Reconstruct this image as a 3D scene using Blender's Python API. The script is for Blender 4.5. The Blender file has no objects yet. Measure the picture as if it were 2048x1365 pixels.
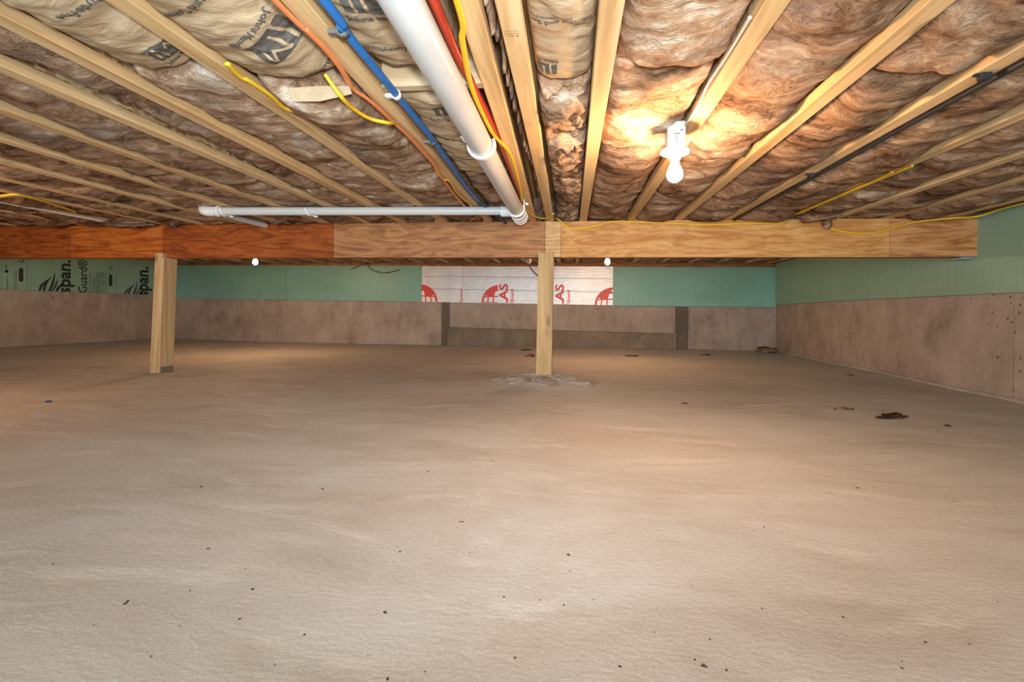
import bpy, bmesh, math, random
from mathutils import Vector, Matrix, noise
random.seed(7)
S = bpy.context.scene
COL = S.collection

# ------------------------------------------------------------------ camera, light, exposure
F_PX = 1038.0; YAW = math.atan(119/F_PX); ROLL = 0.01; CZ = 0.525; PX, PY = 1024.0, 616.8
cam = bpy.data.cameras.new('camera'); co = bpy.data.objects.new('camera', cam); COL.objects.link(co)
cam.sensor_width = 36.0; cam.lens = F_PX/2048*36.0
cam.shift_y = -(682.5-PY)/2048
cam.clip_start = 0.02
co.matrix_world = Matrix.Translation((0, 0, CZ)) @ Matrix.Rotation(YAW, 4, 'Z') @ Matrix.Rotation(math.pi/2, 4, 'X') @ Matrix.Rotation(ROLL, 4, 'Z')
S.camera = co
w = bpy.data.worlds.new('world'); S.world = w; w.use_nodes = True
w.node_tree.nodes['Background'].inputs[0].default_value = (0.8, 0.85, 0.9, 1); w.node_tree.nodes['Background'].inputs[1].default_value = 0.02
S.view_settings.view_transform = 'Standard'; S.view_settings.look = 'None'
S.view_settings.gamma = 1.0; S.view_settings.use_curve_mapping = False
S.view_settings.exposure = 0.18

def area(name, loc, target, sx, sy, power, color):
    l = bpy.data.lights.new(name, 'AREA'); l.shape = 'RECTANGLE'; l.size = sx; l.size_y = sy; l.energy = power; l.color = color
    o = bpy.data.objects.new(name, l); COL.objects.link(o); o.location = loc
    o.rotation_euler = (Vector(target)-Vector(loc)).to_track_quat('-Z', 'Y').to_euler()
    return o
# added fill light behind the camera, evens out the falloff; no opening there
area('rear_fill', (-0.25, -2.2, 0.6), (-0.25, 4, 0.62), 2.8, 1.0, 185, (0.68, 0.88, 1.0))
# photographer's flash on top of the camera, zoomed forward
fl = bpy.data.lights.new('camera_flash', 'SPOT'); fl.energy = 132; fl.spot_size = math.radians(112); fl.spot_blend = 1.0; fl.shadow_soft_size = 0.05; fl.color = (0.88, 0.96, 1.0)
fo = bpy.data.objects.new('camera_flash', fl); COL.objects.link(fo); fo.location = (0.03, -0.05, 0.66)
fo.rotation_euler = (Vector((-0.5, 4, 1.45))-Vector(fo.location)).to_track_quat('-Z', 'Y').to_euler()
BULB_W = 720.0     # emission strength of a lit bulb

# ------------------------------------------------------------------ geometry of the place
JB = 1.21          # underside of joists
JT = 1.445         # top of joists
FZ = -0.055        # floor
XR, XL, YF, YB = 2.92, -6.75, 7.82, -2.6
BY = 4.08          # beam face

def ray(x, y):
    u, v = x-PX, y-PY
    c, s = math.cos(ROLL), math.sin(ROLL)
    u, v = c*u+s*v, -s*u+c*v
    a, b, d = u/F_PX, 1.0, -v/F_PX
    ct, st = math.cos(YAW), math.sin(YAW)
    return a*ct-b*st, a*st+b*ct, d
def onz(x, y, z):
    r = ray(x, y); t = (z-CZ)/r[2]; return Vector((r[0]*t, r[1]*t, z))
def onY(x, y, Y):
    r = ray(x, y); t = Y/r[1]; return Vector((r[0]*t, Y, CZ+r[2]*t))
def onX(x, y, X):
    r = ray(x, y); t = X/r[0]; return Vector((X, r[1]*t, CZ+r[2]*t))

# ------------------------------------------------------------------ helpers
class MB:
    def __init__(s): s.v = []; s.f = []; s.sm = []
    def add(s, vs, fs, smooth=False):
        b = len(s.v); s.v += [tuple(v) for v in vs]
        for f in fs: s.f.append(tuple(b+i for i in f)); s.sm.append(smooth)
    def box(s, x0, x1, y0, y1, z0, z1, bev=0.0):
        if bev <= 0:
            s.add([(x0,y0,z0),(x1,y0,z0),(x1,y1,z0),(x0,y1,z0),(x0,y0,z1),(x1,y0,z1),(x1,y1,z1),(x0,y1,z1)],
                  [(0,3,2,1),(4,5,6,7),(0,1,5,4),(1,2,6,5),(2,3,7,6),(3,0,4,7)]); return
        bm = bmesh.new(); bmesh.ops.create_cube(bm, size=1)
        for v in bm.verts:
            v.co = Vector(((x0+x1)/2+v.co.x*(x1-x0), (y0+y1)/2+v.co.y*(y1-y0), (z0+z1)/2+v.co.z*(z1-z0)))
        bmesh.ops.bevel(bm, geom=bm.edges[:], offset=bev, segments=1, affect='EDGES')
        bm.verts.index_update()
        s.add([v.co for v in bm.verts], [[v.index for v in f.verts] for f in bm.faces]); bm.free()
    def prism(s, pts, y0, y1, axis='Y'):
        # pts: polygon in the plane across the axis, swept from y0 to y1
        n = len(pts)
        def P(p, t): return {'Y': (p[0], t, p[1]), 'X': (t, p[0], p[1]), 'Z': (p[0], p[1], t)}[axis]
        s.add([P(p, y0) for p in pts]+[P(p, y1) for p in pts],
              [tuple(range(n))[::-1], tuple(range(n, 2*n))]+[(i, (i+1) % n, n+(i+1) % n, n+i) for i in range(n)])
    def tube(s, pts, r, n=12, caps=True, flat=1.0, up=Vector((0, 0, 1))):
        pts = [Vector(p) for p in pts]; rs = r if isinstance(r, (list, tuple)) else [r]*len(pts)
        vs, fs = [], []
        for i, p in enumerate(pts):
            t = (pts[min(i+1, len(pts)-1)]-pts[max(i-1, 0)]).normalized()
            a = t.cross(up)
            if a.length < 1e-4: a = t.cross(Vector((1, 0, 0)))
            a.normalize(); b = a.cross(t).normalized()
            for k in range(n):
                th = 2*math.pi*k/n
                vs.append(p+a*(rs[i]*math.cos(th))+b*(rs[i]*flat*math.sin(th)))
        for i in range(len(pts)-1):
            for k in range(n):
                fs.append((i*n+k, i*n+(k+1) % n, (i+1)*n+(k+1) % n, (i+1)*n+k))
        s.add(vs, fs, True)
        if caps:
            s.add(vs[:n], [tuple(range(n))[::-1]]); s.add(vs[-n:], [tuple(range(n))])
    def lathe(s, prof, c, axis=Vector((0, 0, 1)), n=20, caps=True):
        axis = axis.normalized(); a = axis.orthogonal().normalized(); b = axis.cross(a); c = Vector(c)
        vs, fs = [], []
        for h, r in prof:
            for k in range(n):
                th = 2*math.pi*k/n
                vs.append(c+axis*h+a*(r*math.cos(th))+b*(r*math.sin(th)))
        for i in range(len(prof)-1):
            for k in range(n):
                fs.append((i*n+k, i*n+(k+1) % n, (i+1)*n+(k+1) % n, (i+1)*n+k))
        s.add(vs, fs, True)
        if caps:
            s.add(vs[:n], [tuple(range(n))[::-1]]); s.add(vs[-n:], [tuple(range(n))])
    def build(s, name, mat, parent=None, origin=None):
        o0 = Vector(origin) if origin is not None else Vector((0, 0, 0))
        me = bpy.data.meshes.new(name)
        me.from_pydata([tuple(Vector(v)-o0) for v in s.v], [], s.f)
        me.polygons.foreach_set('use_smooth', s.sm)
        me.materials.append(mat); me.update()
        return put(name, me, parent, o0)
def put(name, me, parent=None, loc=(0, 0, 0)):
    o = bpy.data.objects.new(name, me); COL.objects.link(o)
    if parent is not None:
        o.parent = parent; o.location = Vector(loc)-world_of(parent)
    else: o.location = loc
    return o
def world_of(o):
    v = Vector(o.location)
    while o.parent is not None:
        o = o.parent; v = v+Vector(o.location)
    return v
def empty(name, loc):
    o = bpy.data.objects.new(name, None); COL.objects.link(o); o.location = loc; o.empty_display_size = .05; return o
def tag(o, label, cat, group=None):
    o['label'] = label; o['category'] = cat
    if group: o['group'] = group
    return o
def struct(o, label=None):
    o['kind'] = 'structure'
    if label: o['label'] = label
    return o
def centre(mb):
    xs, ys, zs = zip(*mb.v); return Vector(((min(xs)+max(xs))/2, (min(ys)+max(ys))/2, min(zs)))
def spline(pts, n=8):
    pts = [Vector(p) for p in pts]; out = []
    for i in range(len(pts)-1):
        p0, p1, p2, p3 = pts[max(i-1, 0)], pts[i], pts[i+1], pts[min(i+2, len(pts)-1)]
        for k in range(n):
            t = k/n
            out.append(0.5*((2*p1)+(p2-p0)*t+(2*p0-5*p1+4*p2-p3)*t*t+(3*p1-p0-3*p2+p3)*t**3))
    out.append(pts[-1]); return out
def sst(a, b, x):
    t = max(0, min(1, (x-a)/(b-a))); return t*t*(3-2*t)

# ------------------------------------------------------------------ materials
class NT:
    def __init__(s, name):
        s.m = bpy.data.materials.new(name); s.m.use_nodes = True; s.t = s.m.node_tree
        s.b = s.t.nodes['Principled BSDF']
        s.pos = s.n('ShaderNodeNewGeometry').outputs['Position']
    def n(s, typ, **kw):
        nd = s.t.nodes.new(typ)
        for k, v in kw.items(): setattr(nd, k, v)
        return nd
    def lk(s, a, b): s.t.links.new(a, b)
    def setin(s, sock, v):
        if hasattr(v, 'node'): s.lk(v, sock)
        else: sock.default_value = v
    def vmul(s, v, sc):
        nd = s.n('ShaderNodeVectorMath', operation='MULTIPLY'); s.setin(nd.inputs[0], v); nd.inputs[1].default_value = sc; return nd.outputs[0]
    def vadd(s, a, b):
        nd = s.n('ShaderNodeVectorMath', operation='ADD'); s.setin(nd.inputs[0], a); s.setin(nd.inputs[1], b); return nd.outputs[0]
    def math(s, op, a, b=0.0, c=None, clamp=False):
        nd = s.n('ShaderNodeMath', operation=op); nd.use_clamp = clamp; s.setin(nd.inputs[0], a); s.setin(nd.inputs[1], b)
        if c is not None: s.setin(nd.inputs[2], c)
        return nd.outputs[0]
    def noise(s, vec, scale=1.0, detail=4.0, rough=0.55, dist=0.0, color=False):
        nd = s.n('ShaderNodeTexNoise'); s.setin(nd.inputs['Vector'], vec); nd.inputs['Scale'].default_value = scale
        nd.inputs['Detail'].default_value = detail; nd.inputs['Roughness'].default_value = rough; nd.inputs['Distortion'].default_value = dist
        return nd.outputs['Color' if color else 'Fac']
    def voro(s, vec, scale, feature='F1', rand=1.0):
        nd = s.n('ShaderNodeTexVoronoi', feature=feature); s.setin(nd.inputs['Vector'], vec); nd.inputs['Scale'].default_value = scale
        nd.inputs['Randomness'].default_value = rand
        return nd
    def ramp(s, fac, stops, interp='LINEAR'):
        nd = s.n('ShaderNodeValToRGB'); s.lk(fac, nd.inputs[0]); e = nd.color_ramp.elements; nd.color_ramp.interpolation = interp
        while len(e) < len(stops): e.new(0.5)
        for i, (p, c) in enumerate(stops):
            e[i].position = p; e[i].color = (c[0], c[1], c[2], 1) if not isinstance(c, (int, float)) else (c, c, c, 1)
        return nd.outputs[0]
    def mix(s, fac, a, b, typ='MIX'):
        nd = s.n('ShaderNodeMix', data_type='RGBA', blend_type=typ)
        s.setin(nd.inputs[0], fac)
        for sock, v in ((nd.inputs[6], a), (nd.inputs[7], b)):
            if hasattr(v, 'node'): s.lk(v, sock)
            else: sock.default_value = (v[0], v[1], v[2], 1)
        return nd.outputs[2]
    def sep(s, v):
        nd = s.n('ShaderNodeSeparateXYZ'); s.lk(v, nd.inputs[0]); return nd.outputs
    def bump(s, h, strength=0.3, dist=0.01):
        nd = s.n('ShaderNodeBump'); s.lk(h, nd.inputs['Height']); nd.inputs['Strength'].default_value = strength; nd.inputs['Distance'].default_value = dist
        s.lk(nd.outputs[0], s.b.inputs['Normal'])
    def out(s, col, rough=0.7, metal=0.0, spec=None):
        s.setin(s.b.inputs['Base Color'], col if hasattr(col, 'node') else (col[0], col[1], col[2], 1))
        s.setin(s.b.inputs['Roughness'], rough); s.b.inputs['Metallic'].default_value = metal
        if spec is not None: s.b.inputs['Specular IOR Level'].default_value = spec
        return s.m

def wood(name, dark, mid, light, axis='Y', rough=0.72, fine=26.0, spots=0.0):
    t = NT(name)
    sc = {'Y': (fine, 1.1, fine), 'X': (1.1, fine, fine), 'Z': (fine, fine, 1.4)}[axis]
    warp = t.noise(t.pos, 2.3, 2.0, color=True)
    v = t.vadd(t.vmul(t.pos, sc), t.vmul(warp, (.9, .9, .9)))
    g = t.noise(v, 1.0, 5.0, 0.6)
    big = t.noise(t.vmul(t.pos, tuple(x*.14 for x in sc)), 1.0, 3.0)
    col = t.ramp(t.math('ADD', t.math('MULTIPLY', g, .6), t.math('MULTIPLY', big, .4)), [(.34, dark), (.48, mid), (.62, light)])
    # dirt and handling marks
    d = t.ramp(t.noise(t.pos, 5.0, 6.0, 0.65), [(.6, 0.0), (.8, 1.0)])
    col = t.mix(t.math('MULTIPLY', d, .35+spots), col, tuple(c*.45 for c in dark))
    k = t.voro(t.vmul(t.pos, tuple((1.0 if x < 2 else 3.2) for x in sc)), 1.6).outputs['Distance']
    kn = t.ramp(k, [(.05, 1.0), (.085, 0.0)])
    col = t.mix(t.math('MULTIPLY', kn, .75), col, tuple(c*.4 for c in mid))
    t.bump(g, .35, .005)
    return t.out(col, rough, spec=.25)

def ply(name, dark, mid, light):
    # rotary-cut fir face: broad cathedral figure running along X
    t = NT(name)
    v = t.vmul(t.pos, (1.0, 5.0, 6.5))
    n1 = t.noise(v, 1.3, 4.0, 0.55, 0.6)
    rings = t.math('PINGPONG', t.math('MULTIPLY', n1, 7.0), .5)
    fine = t.noise(t.vmul(t.pos, (3, 70, 70)), 1.0, 3.0)
    f = t.math('ADD', t.math('ADD', t.math('MULTIPLY', rings, .42), t.math('MULTIPLY', fine, .3)), t.math('MULTIPLY', t.noise(t.vmul(t.pos, (2, 9, 14)), 2.0, 5.0, .6), .36))
    col = t.ramp(f, [(.28, dark), (.45, mid), (.62, light)])
    d = t.ramp(t.noise(t.vmul(t.pos, (1, 1, 1.5)), 4.0, 6.0, 0.65), [(.57, 0.0), (.78, 1.0)])
    col = t.mix(t.math('MULTIPLY', d, .55), col, tuple(c*.35 for c in dark))
    t.bump(f, .12, .003)
    return t.out(col, .6, spec=.3)

def concrete(name, c0, c1, c2, seam=None, pits=1.0, off=0.0, step=.61):
    t = NT(name)
    a = t.noise(t.pos, 2.2, 6.0, .62); b = t.noise(t.vmul(t.pos, (1, 1, .35)), 9.0, 5.0, .6)
    col = t.ramp(t.math('ADD', t.math('MULTIPLY', a, .6), t.math('MULTIPLY', b, .4)), [(.34, c0), (.5, c1), (.66, c2)])
    # form-board grain, fine
    g = t.noise(t.pos, 60.0, 3.0)
    col = t.mix(.25, col, t.ramp(g, [(.35, tuple(x*.75 for x in c1)), (.65, tuple(min(1, x*1.2) for x in c1))]))
    st = t.ramp(t.noise(t.pos, 1.7, 8.0, .7), [(.56, 0.0), (.72, 1.0)])
    col = t.mix(t.math('MULTIPLY', st, .5), col, tuple(x*.4 for x in c0))
    p = t.voro(t.vadd(t.pos, t.vmul(t.noise(t.pos, 12.0, 3.0, color=True), (.05, .05, .05))), 19.0); pm = t.ramp(p.outputs['Distance'], [(.09, 1.0), (.2, 0.0)])
    gate = t.ramp(t.noise(t.pos, 1.9, 3.0), [(.52, 0.0), (.6, 1.0)])
    pit = t.math('MULTIPLY', pm, gate)
    col = t.mix(t.math('MULTIPLY', pit, .8*pits), col, (.05, .035, .028))
    h = t.math('SUBTRACT', t.math('MULTIPLY', b, .5), pit)
    if seam:
        s = t.sep(t.pos)[seam]
        fr = t.math('FRACT', t.math('DIVIDE', t.math('ADD', s, 20.0+off), step))
        ln = t.math('MULTIPLY', t.math('LESS_THAN', fr, .009), t.ramp(t.noise(t.pos, 3.0, 3.0), [(.35, .1), (.6, 1.0)]))
        col = t.mix(t.math('MULTIPLY', ln, .4), col, (.10, .075, .06))
        h = t.math('SUBTRACT', h, ln)
    t.bump(h, .35, .006)
    return t.out(col, .88, spec=.2)

def floor_mat():
    t = NT('floor_slab')
    wv = t.vadd(t.pos, t.vmul(t.noise(t.pos, .7, 2.0, color=True), (.9, .9, 0)))
    a = t.noise(t.vmul(wv, (.7, 1.3, 1)), 1.3, 9.0, .68)
    b = t.noise(t.vmul(wv, (1, 3.2, 1)), 4.0, 6.0, .6)
    col = t.ramp(t.math('ADD', t.math('MULTIPLY', a, .65), t.math('MULTIPLY', b, .35)), [(.36, (.36, .335, .32)), (.47, (.46, .45, .44)), (.58, (.52, .525, .535)), (.72, (.58, .59, .605))])
    # reddish-brown dusting, irregular
    r = t.ramp(t.noise(t.vmul(wv, (.6, 1.1, 1)), .9, 6.0, .65), [(.5, 0.0), (.72, 1.0)])
    col = t.mix(t.math('MULTIPLY', r, .65), col, (.42, .335, .28))
    wz = t.ramp(t.noise(t.vmul(wv, (.8, 3.6, 1)), 2.6, 10.0, .74), [(.54, 0.0), (.64, 1.0)])
    col = t.mix(t.math('MULTIPLY', wz, .6), col, (.66, .66, .65))
    # small ochre blobs, scattered crumbs
    v = t.voro(t.pos, 6.5); sp = t.ramp(v.outputs['Distance'], [(.035, 1.0), (.07, 0.0)])
    gate = t.ramp(t.noise(t.pos, 1.4, 2.0), [(.5, 0.0), (.58, 1.0)])
    ed = t.ramp(t.noise(t.pos, 30.0, 4.0), [(.42, 0.0), (.55, 1.0)])
    col = t.mix(t.math('MULTIPLY', t.math('MULTIPLY', sp, gate), t.math('MULTIPLY', ed, .6)), col, (.33, .2, .09))
    # scratches
    sc = t.ramp(t.noise(t.vmul(wv, (1.0, 6.0, 1)), 9.0, 8.0, .7), [(.6, 0.0), (.72, 1.0)])
    col = t.mix(t.math('MULTIPLY', sc, .45), col, (.33, .28, .25))
    peel = t.noise(t.vmul(t.pos, (1, 1.5, 1)), 60.0, 3.0, .5)
    gr = t.noise(t.pos, 260.0, 2.0)
    col = t.mix(.26, col, t.ramp(gr, [(.3, (.3, .26, .22)), (.7, (.72, .68, .63))]))
    h = t.math('ADD', t.math('MULTIPLY', peel, .8), t.math('MULTIPLY', b, .6))
    t.bump(h, .26, .006)
    return t.out(col, .75, spec=.25)

def fibre(name, shift=0.0, gain=1.0, crumple=False):
    t = NT(name)
    wv = t.vadd(t.pos, t.vmul(t.noise(t.pos, 2.6, 4.0, color=True), (.55, .55, .3)))
    st = t.noise(t.vmul(wv, (4.0, 10.0, 12.0)), 1.1, 8.0, .68)
    bl = t.noise(wv, 3.6, 6.0, .62, .4)
    fz = t.noise(t.vmul(wv, (20, 60, 60)), 1.6, 4.0, .6)
    f = t.math('ADD', t.math('ADD', t.math('MULTIPLY', st, .55), t.math('MULTIPLY', bl, .38)), t.math('MULTIPLY', fz, .16))
    f = t.math('ADD', f, shift)
    g = gain
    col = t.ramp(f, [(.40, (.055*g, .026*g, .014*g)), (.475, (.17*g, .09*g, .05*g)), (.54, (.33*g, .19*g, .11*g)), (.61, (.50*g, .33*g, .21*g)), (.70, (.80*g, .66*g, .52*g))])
    gy = t.ramp(t.noise(t.pos, 1.9, 5.0, .6), [(.52, 0.0), (.68, 1.0)])
    col = t.mix(t.math('MULTIPLY', gy, .35), col, t.ramp(f, [(.4, (.12, .095, .08)), (.7, (.62, .56, .5))]))
    t.bump(t.math('ADD', t.math('ADD', st, t.math('MULTIPLY', bl, .8)), t.math('MULTIPLY', fz, .5)), 1.0, .020)
    return t.out(col, .95, spec=.08)

def kraft():
    t = NT('kraft_paper')
    a = t.noise(t.pos, 3.0, 5.0); b = t.noise(t.vmul(t.pos, (14, 40, 30)), 1.5, 5.0, .6, .8)
    col = t.ramp(t.math('ADD', t.math('MULTIPLY', a, .6), t.math('MULTIPLY', b, .4)), [(.32, (.37, .255, .15)), (.5, (.48, .345, .21)), (.7, (.58, .44, .29))])
    cr = t.noise(t.vadd(t.vmul(t.pos, (5, 16, 12)), t.vmul(t.noise(t.pos, 3.0, 2.0, color=True), (4, 4, 4))), 1.0, 4.0, .55)
    rid = t.math('ABSOLUTE', t.math('SUBTRACT', cr, .5))
    t.bump(t.math('ADD', t.math('MULTIPLY', rid, 1.4), t.math('MULTIPLY', b, .3)), .55, .012)
    return t.out(col, .62, spec=.3)

def plain(name, c, rough=.5, metal=0.0, var=.08, scale=30.0, spec=None):
    t = NT(name)
    col = t.ramp(t.noise(t.pos, scale, 3.0), [(.3, tuple(x*(1-var) for x in c)), (.7, tuple(min(1, x*(1+var)) for x in c))])
    return t.out(col, rough, metal, spec)

def foam(name, c, rough=.42):
    t = NT(name)
    a = t.noise(t.vmul(t.pos, (1, 1, 2)), 1.6, 4.0)
    fine = t.noise(t.vmul(t.pos, (30, 30, 4)), 1.0, 3.0)
    col = t.ramp(t.math('ADD', t.math('MULTIPLY', a, .7), t.math('MULTIPLY', fine, .3)), [(.3, tuple(x*.86 for x in c)), (.7, tuple(x*1.12 for x in c))])
    # pale scuffs
    s = t.ramp(t.voro(t.vmul(t.pos, (1, 1, 1.8)), 1.9).outputs['Distance'], [(.03, 1.0), (.055, 0.0)])
    col = t.mix(t.math('MULTIPLY', s, .35), col, (.5, .56, .5))
    t.bump(fine, .06, .003)
    return t.out(col, rough, spec=.4)

def foil():
    t = NT('foil_facing')
    p = t.sep(t.pos)
    col = t.ramp(t.noise(t.pos, 5.0, 5.0), [(.3, (.76, .76, .77)), (.7, (.93, .92, .91))])
    def lines(s, step, wd):
        return t.math('LESS_THAN', t.math('FRACT', t.math('DIVIDE', t.math('ADD', s, 20.0), step)), wd)
    ln = t.math('MAXIMUM', lines(p[0], .19, .02), lines(p[2], .16, .02))
    col = t.mix(t.math('MULTIPLY', ln, .35), col, (.9, .9, .9))
    pk = t.math('MULTIPLY', t.ramp(t.noise(t.vmul(t.pos, (6, 1, 1)), 1.4, 2.0), [(.58, 0.0), (.7, 1.0)]), .14)
    col = t.mix(pk, col, (.8, .35, .3))
    t.bump(t.math('ADD', t.noise(t.vmul(t.pos, (4, 4, 14)), 2.5, 5.0), ln), .5, .01)
    return t.out(col, .38, .2)

def osb():
    t = NT('strand_board')
    v = t.voro(t.vmul(t.pos, (1, .45, 1)), 85.0); c = v.outputs['Color']
    f = t.sep(c)[0]
    col = t.ramp(f, [(.1, (.40, .2, .08)), (.5, (.66, .42, .21)), (.9, (.85, .66, .42))])
    return t.out(col, .75)

def emit(name, c, strength):
    m = bpy.data.materials.new(name); m.use_nodes = True; b = m.node_tree.nodes['Principled BSDF']
    b.inputs['Base Color'].default_value = (.9, .9, .88, 1); b.inputs['Emission Color'].default_value = (*c, 1); b.inputs['Emission Strength'].default_value = strength
    return m

M = {}
M['joist'] = wood('joist_pine', (.45, .255, .105), (.66, .425, .20), (.78, .56, .31), 'Y', fine=34)
M['joist2'] = wood('joist_pale', (.42, .29, .17), (.58, .44, .29), (.72, .6, .45), 'Y')
M['post'] = wood('post_pine', (.36, .22, .10), (.53, .345, .165), (.66, .47, .26), 'Z', fine=34)
M['blocking'] = wood('blocking_pine', (.36, .22, .11), (.5, .34, .19), (.62, .46, .29), 'X')
M['ply_red'] = ply('beam_red_fir', (.17, .03, .004), (.33, .075, .010), (.45, .125, .022))
M['ply_red2'] = ply('beam_orange_fir', (.24, .045, .006), (.46, .115, .014), (.58, .185, .035))
M['ply_brown'] = ply('beam_brown_fir', (.25, .095, .033), (.42, .185, .07), (.53, .27, .12))
M['ply_yellow'] = ply('beam_yellow_fir', (.46, .18, .045), (.62, .30, .09), (.72, .41, .16))
M['ply_pale'] = ply('beam_pale_fir', (.48, .27, .10), (.66, .41, .18), (.76, .53, .28))
M['ply_end'] = ply('beam_end_fir', (.34, .12, .035), (.56, .24, .08), (.68, .36, .15))
M['wall_x'] = concrete('wall_concrete_far', (.27, .205, .165), (.42, .335, .275), (.53, .435, .365), 0, 0.7)
M['wall_y'] = concrete('wall_concrete_side', (.28, .21, .17), (.42, .33, .27), (.53, .435, .365), 1, 1.0, .2, .8)
M['curb'] = concrete('curb_concrete', (.16, .12, .09), (.25, .195, .145), (.34, .275, .215), None, .5)
M['strip'] = concrete('infill_concrete', (.11, .085, .062), (.16, .127, .094), (.22, .178, .135), None, .4)
M['heap'] = concrete('heap_cement', (.3, .26, .22), (.44, .39, .34), (.56, .52, .47), None, .3)
M['floor'] = floor_mat()
M['fibre'] = fibre('fibreglass_brown')
M['fibre_light'] = fibre('fibreglass_tan', .03, 1.05)
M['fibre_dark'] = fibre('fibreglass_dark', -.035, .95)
M['kraft'] = kraft()
M['ink'] = plain('print_ink', (.10, .088, .075), .7, var=.3, scale=90)
M['ink_black'] = plain('print_black', (.025, .03, .028), .6, var=.3)
M['ink_red'] = plain('print_red', (.85, .06, .04), .45)
M['ink_pink'] = plain('print_faded_pink', (.78, .52, .5), .5)
M['foam'] = foam('foam_green', (.24, .46, .36))
M['foam_print'] = foam('foam_pale_green', (.29, .46, .34))
M['foam_side'] = foam('foam_olive_green', (.27, .42, .31))
M['foil'] = foil()
M['osb'] = osb()
M['pvc'] = plain('pvc_white', (.58, .578, .57), .28, var=.03, scale=9)
M['pvc2'] = plain('pvc_fitting', (.76, .76, .76), .3, var=.03)
M['blue'] = plain('blue_tube', (.02, .16, .46), .38, var=.12)
M['bluegrey'] = plain('dark_blue_wrap', (.05, .085, .15), .6, var=.3)
M['red'] = plain('red_tube', (.55, .05, .022), .4, var=.12)
M['orange'] = plain('orange_cable', (.82, .24, .08), .5)
M['yellow'] = plain('yellow_cable', (.80, .48, .02), .45)
M['black'] = plain('black_cable', (.018, .018, .02), .5)
M['lampcord'] = plain('dull_white_cable', (.5, .42, .36), .5)
M['white'] = plain('white_cable', (.78, .74, .7), .5)
M['grey'] = plain('grey_clip', (.16, .15, .14), .55, .3, .2)
M['strapm'] = plain('grey_strap', (.22, .21, .2), .6, .2, .3)
M['porcelain'] = plain('porcelain', (.85, .84, .82), .3, var=.03)
M['boxm'] = plain('lamp_box', (.6, .58, .55), .5, .1, .1)
M['steel'] = plain('nail_steel', (.45, .43, .4), .4, .7, .2)
M['screw'] = plain('screw_base', (.6, .5, .3), .35, .8)
M['scrap'] = fibre('fibreglass_scrap', -.07, .7)
M['rust_scrap'] = fibre('fibreglass_rusty', .02, .6)
M['bulb'] = emit('lit_bulb', (1.0, .61, .32), BULB_W)
M['bulb_off'] = plain('clear_bulb', (.7, .7, .68), .08, .2)
M['shim'] = plain('blue_shim', (.22, .36, .40), .6)

def fbm(x, y, z, o=4):
    return noise.fractal(Vector((x, y, z)), 1.0, 2.0, o, noise_basis='PERLIN_ORIGINAL')

# ------------------------------------------------------------------ floor, walls, ceiling
def fh(x, y):
    z = FZ
    z += .05*sst(-4.6, -6.7, x)*(1-.4*sst(5.5, 7.6, y))
    dx, dy = x+.205, y-4.08
    r = math.hypot(dx*.8, dy)
    z += .052*math.exp(-(r/.30)**2)
    z += .02*math.exp(-((x-.3)/.9)**2-((y-7.6)/.5)**2)
    z += .007*fbm(x*.8, y*.8, 3.1, 3)+.0018*fbm(x*6, y*6, 1.7, 2)
    if r < .8: z += .009*(1-r/.8)*fbm(x*14, y*14, 5.0, 3)
    return z
def grid_mesh(xs, ys, fz):
    nx, ny = len(xs), len(ys)
    vs = [(x, y, fz(x, y)) for y in ys for x in xs]
    fs = [(j*nx+i, j*nx+i+1, (j+1)*nx+i+1, (j+1)*nx+i) for j in range(ny-1) for i in range(nx-1)]
    return vs, fs
def rng(a, b, st):
    n = max(1, int(round((b-a)/st))); return [a+(b-a)*i/n for i in range(n+1)]
m = MB(); v, f = grid_mesh(rng(XL-.1, XR+.1, .05), rng(YB-.1, YF+.1, .05), fh); m.add(v, f, True)
floor = struct(m.build('floor', M['floor']), 'dusty pale grey concrete slab with trowel marks and stains')

m = MB(); m.box(XL-.3, XR+.3, YB-.1, YF+.5, JT+.001, JT+.02)
struct(m.build('ceiling', M['osb']), 'strand board subfloor above the joists')
# concrete foundation walls
m = MB(); m.box(XL-.25, XR+.25, YF+.02, YF+.27, FZ-.15, 1.10); struct(m.build('wall_far', M['wall_x']), 'stained concrete foundation wall behind the beam')
m = MB(); m.box(XR, XR+.25, YB, YF+.02, FZ-.15, 1.20); struct(m.build('wall_right', M['wall_y']), 'pitted concrete foundation wall on the right')
m = MB(); m.box(XL-.25, XL, YB, YF+.02, FZ-.15, 1.20); struct(m.build('wall_left', M['wall_y']), 'mould speckled concrete foundation wall on the left')
m = MB(); m.box(XL-.25, XR+.25, YB-.25, YB, FZ-.15, JT); struct(m.build('wall_back', M['wall_x']), 'concrete foundation wall behind the viewer')
# sill plates on top of the walls, closing up to the subfloor
m = MB(); m.box(XL-.25, XR+.25, YF+.03, YF+.17, 1.10, 1.2); m.box(XL-.25, XR+.25, YF+.06, YF+.1, 1.2, JT); struct(m.build('trim_1', M['ply_brown']), 'sill and rim board above the far wall')
m = MB(); m.box(XR+.03, XR+.15, YB, YF, 1.20, JT); struct(m.build('trim_2', M['joist']), 'rim board above the right wall')
m = MB(); m.box(XL-.15, XL-.03, YB, YF, 1.20, JT); struct(m.build('trim_3', M['joist']), 'rim board above the left wall')
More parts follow.
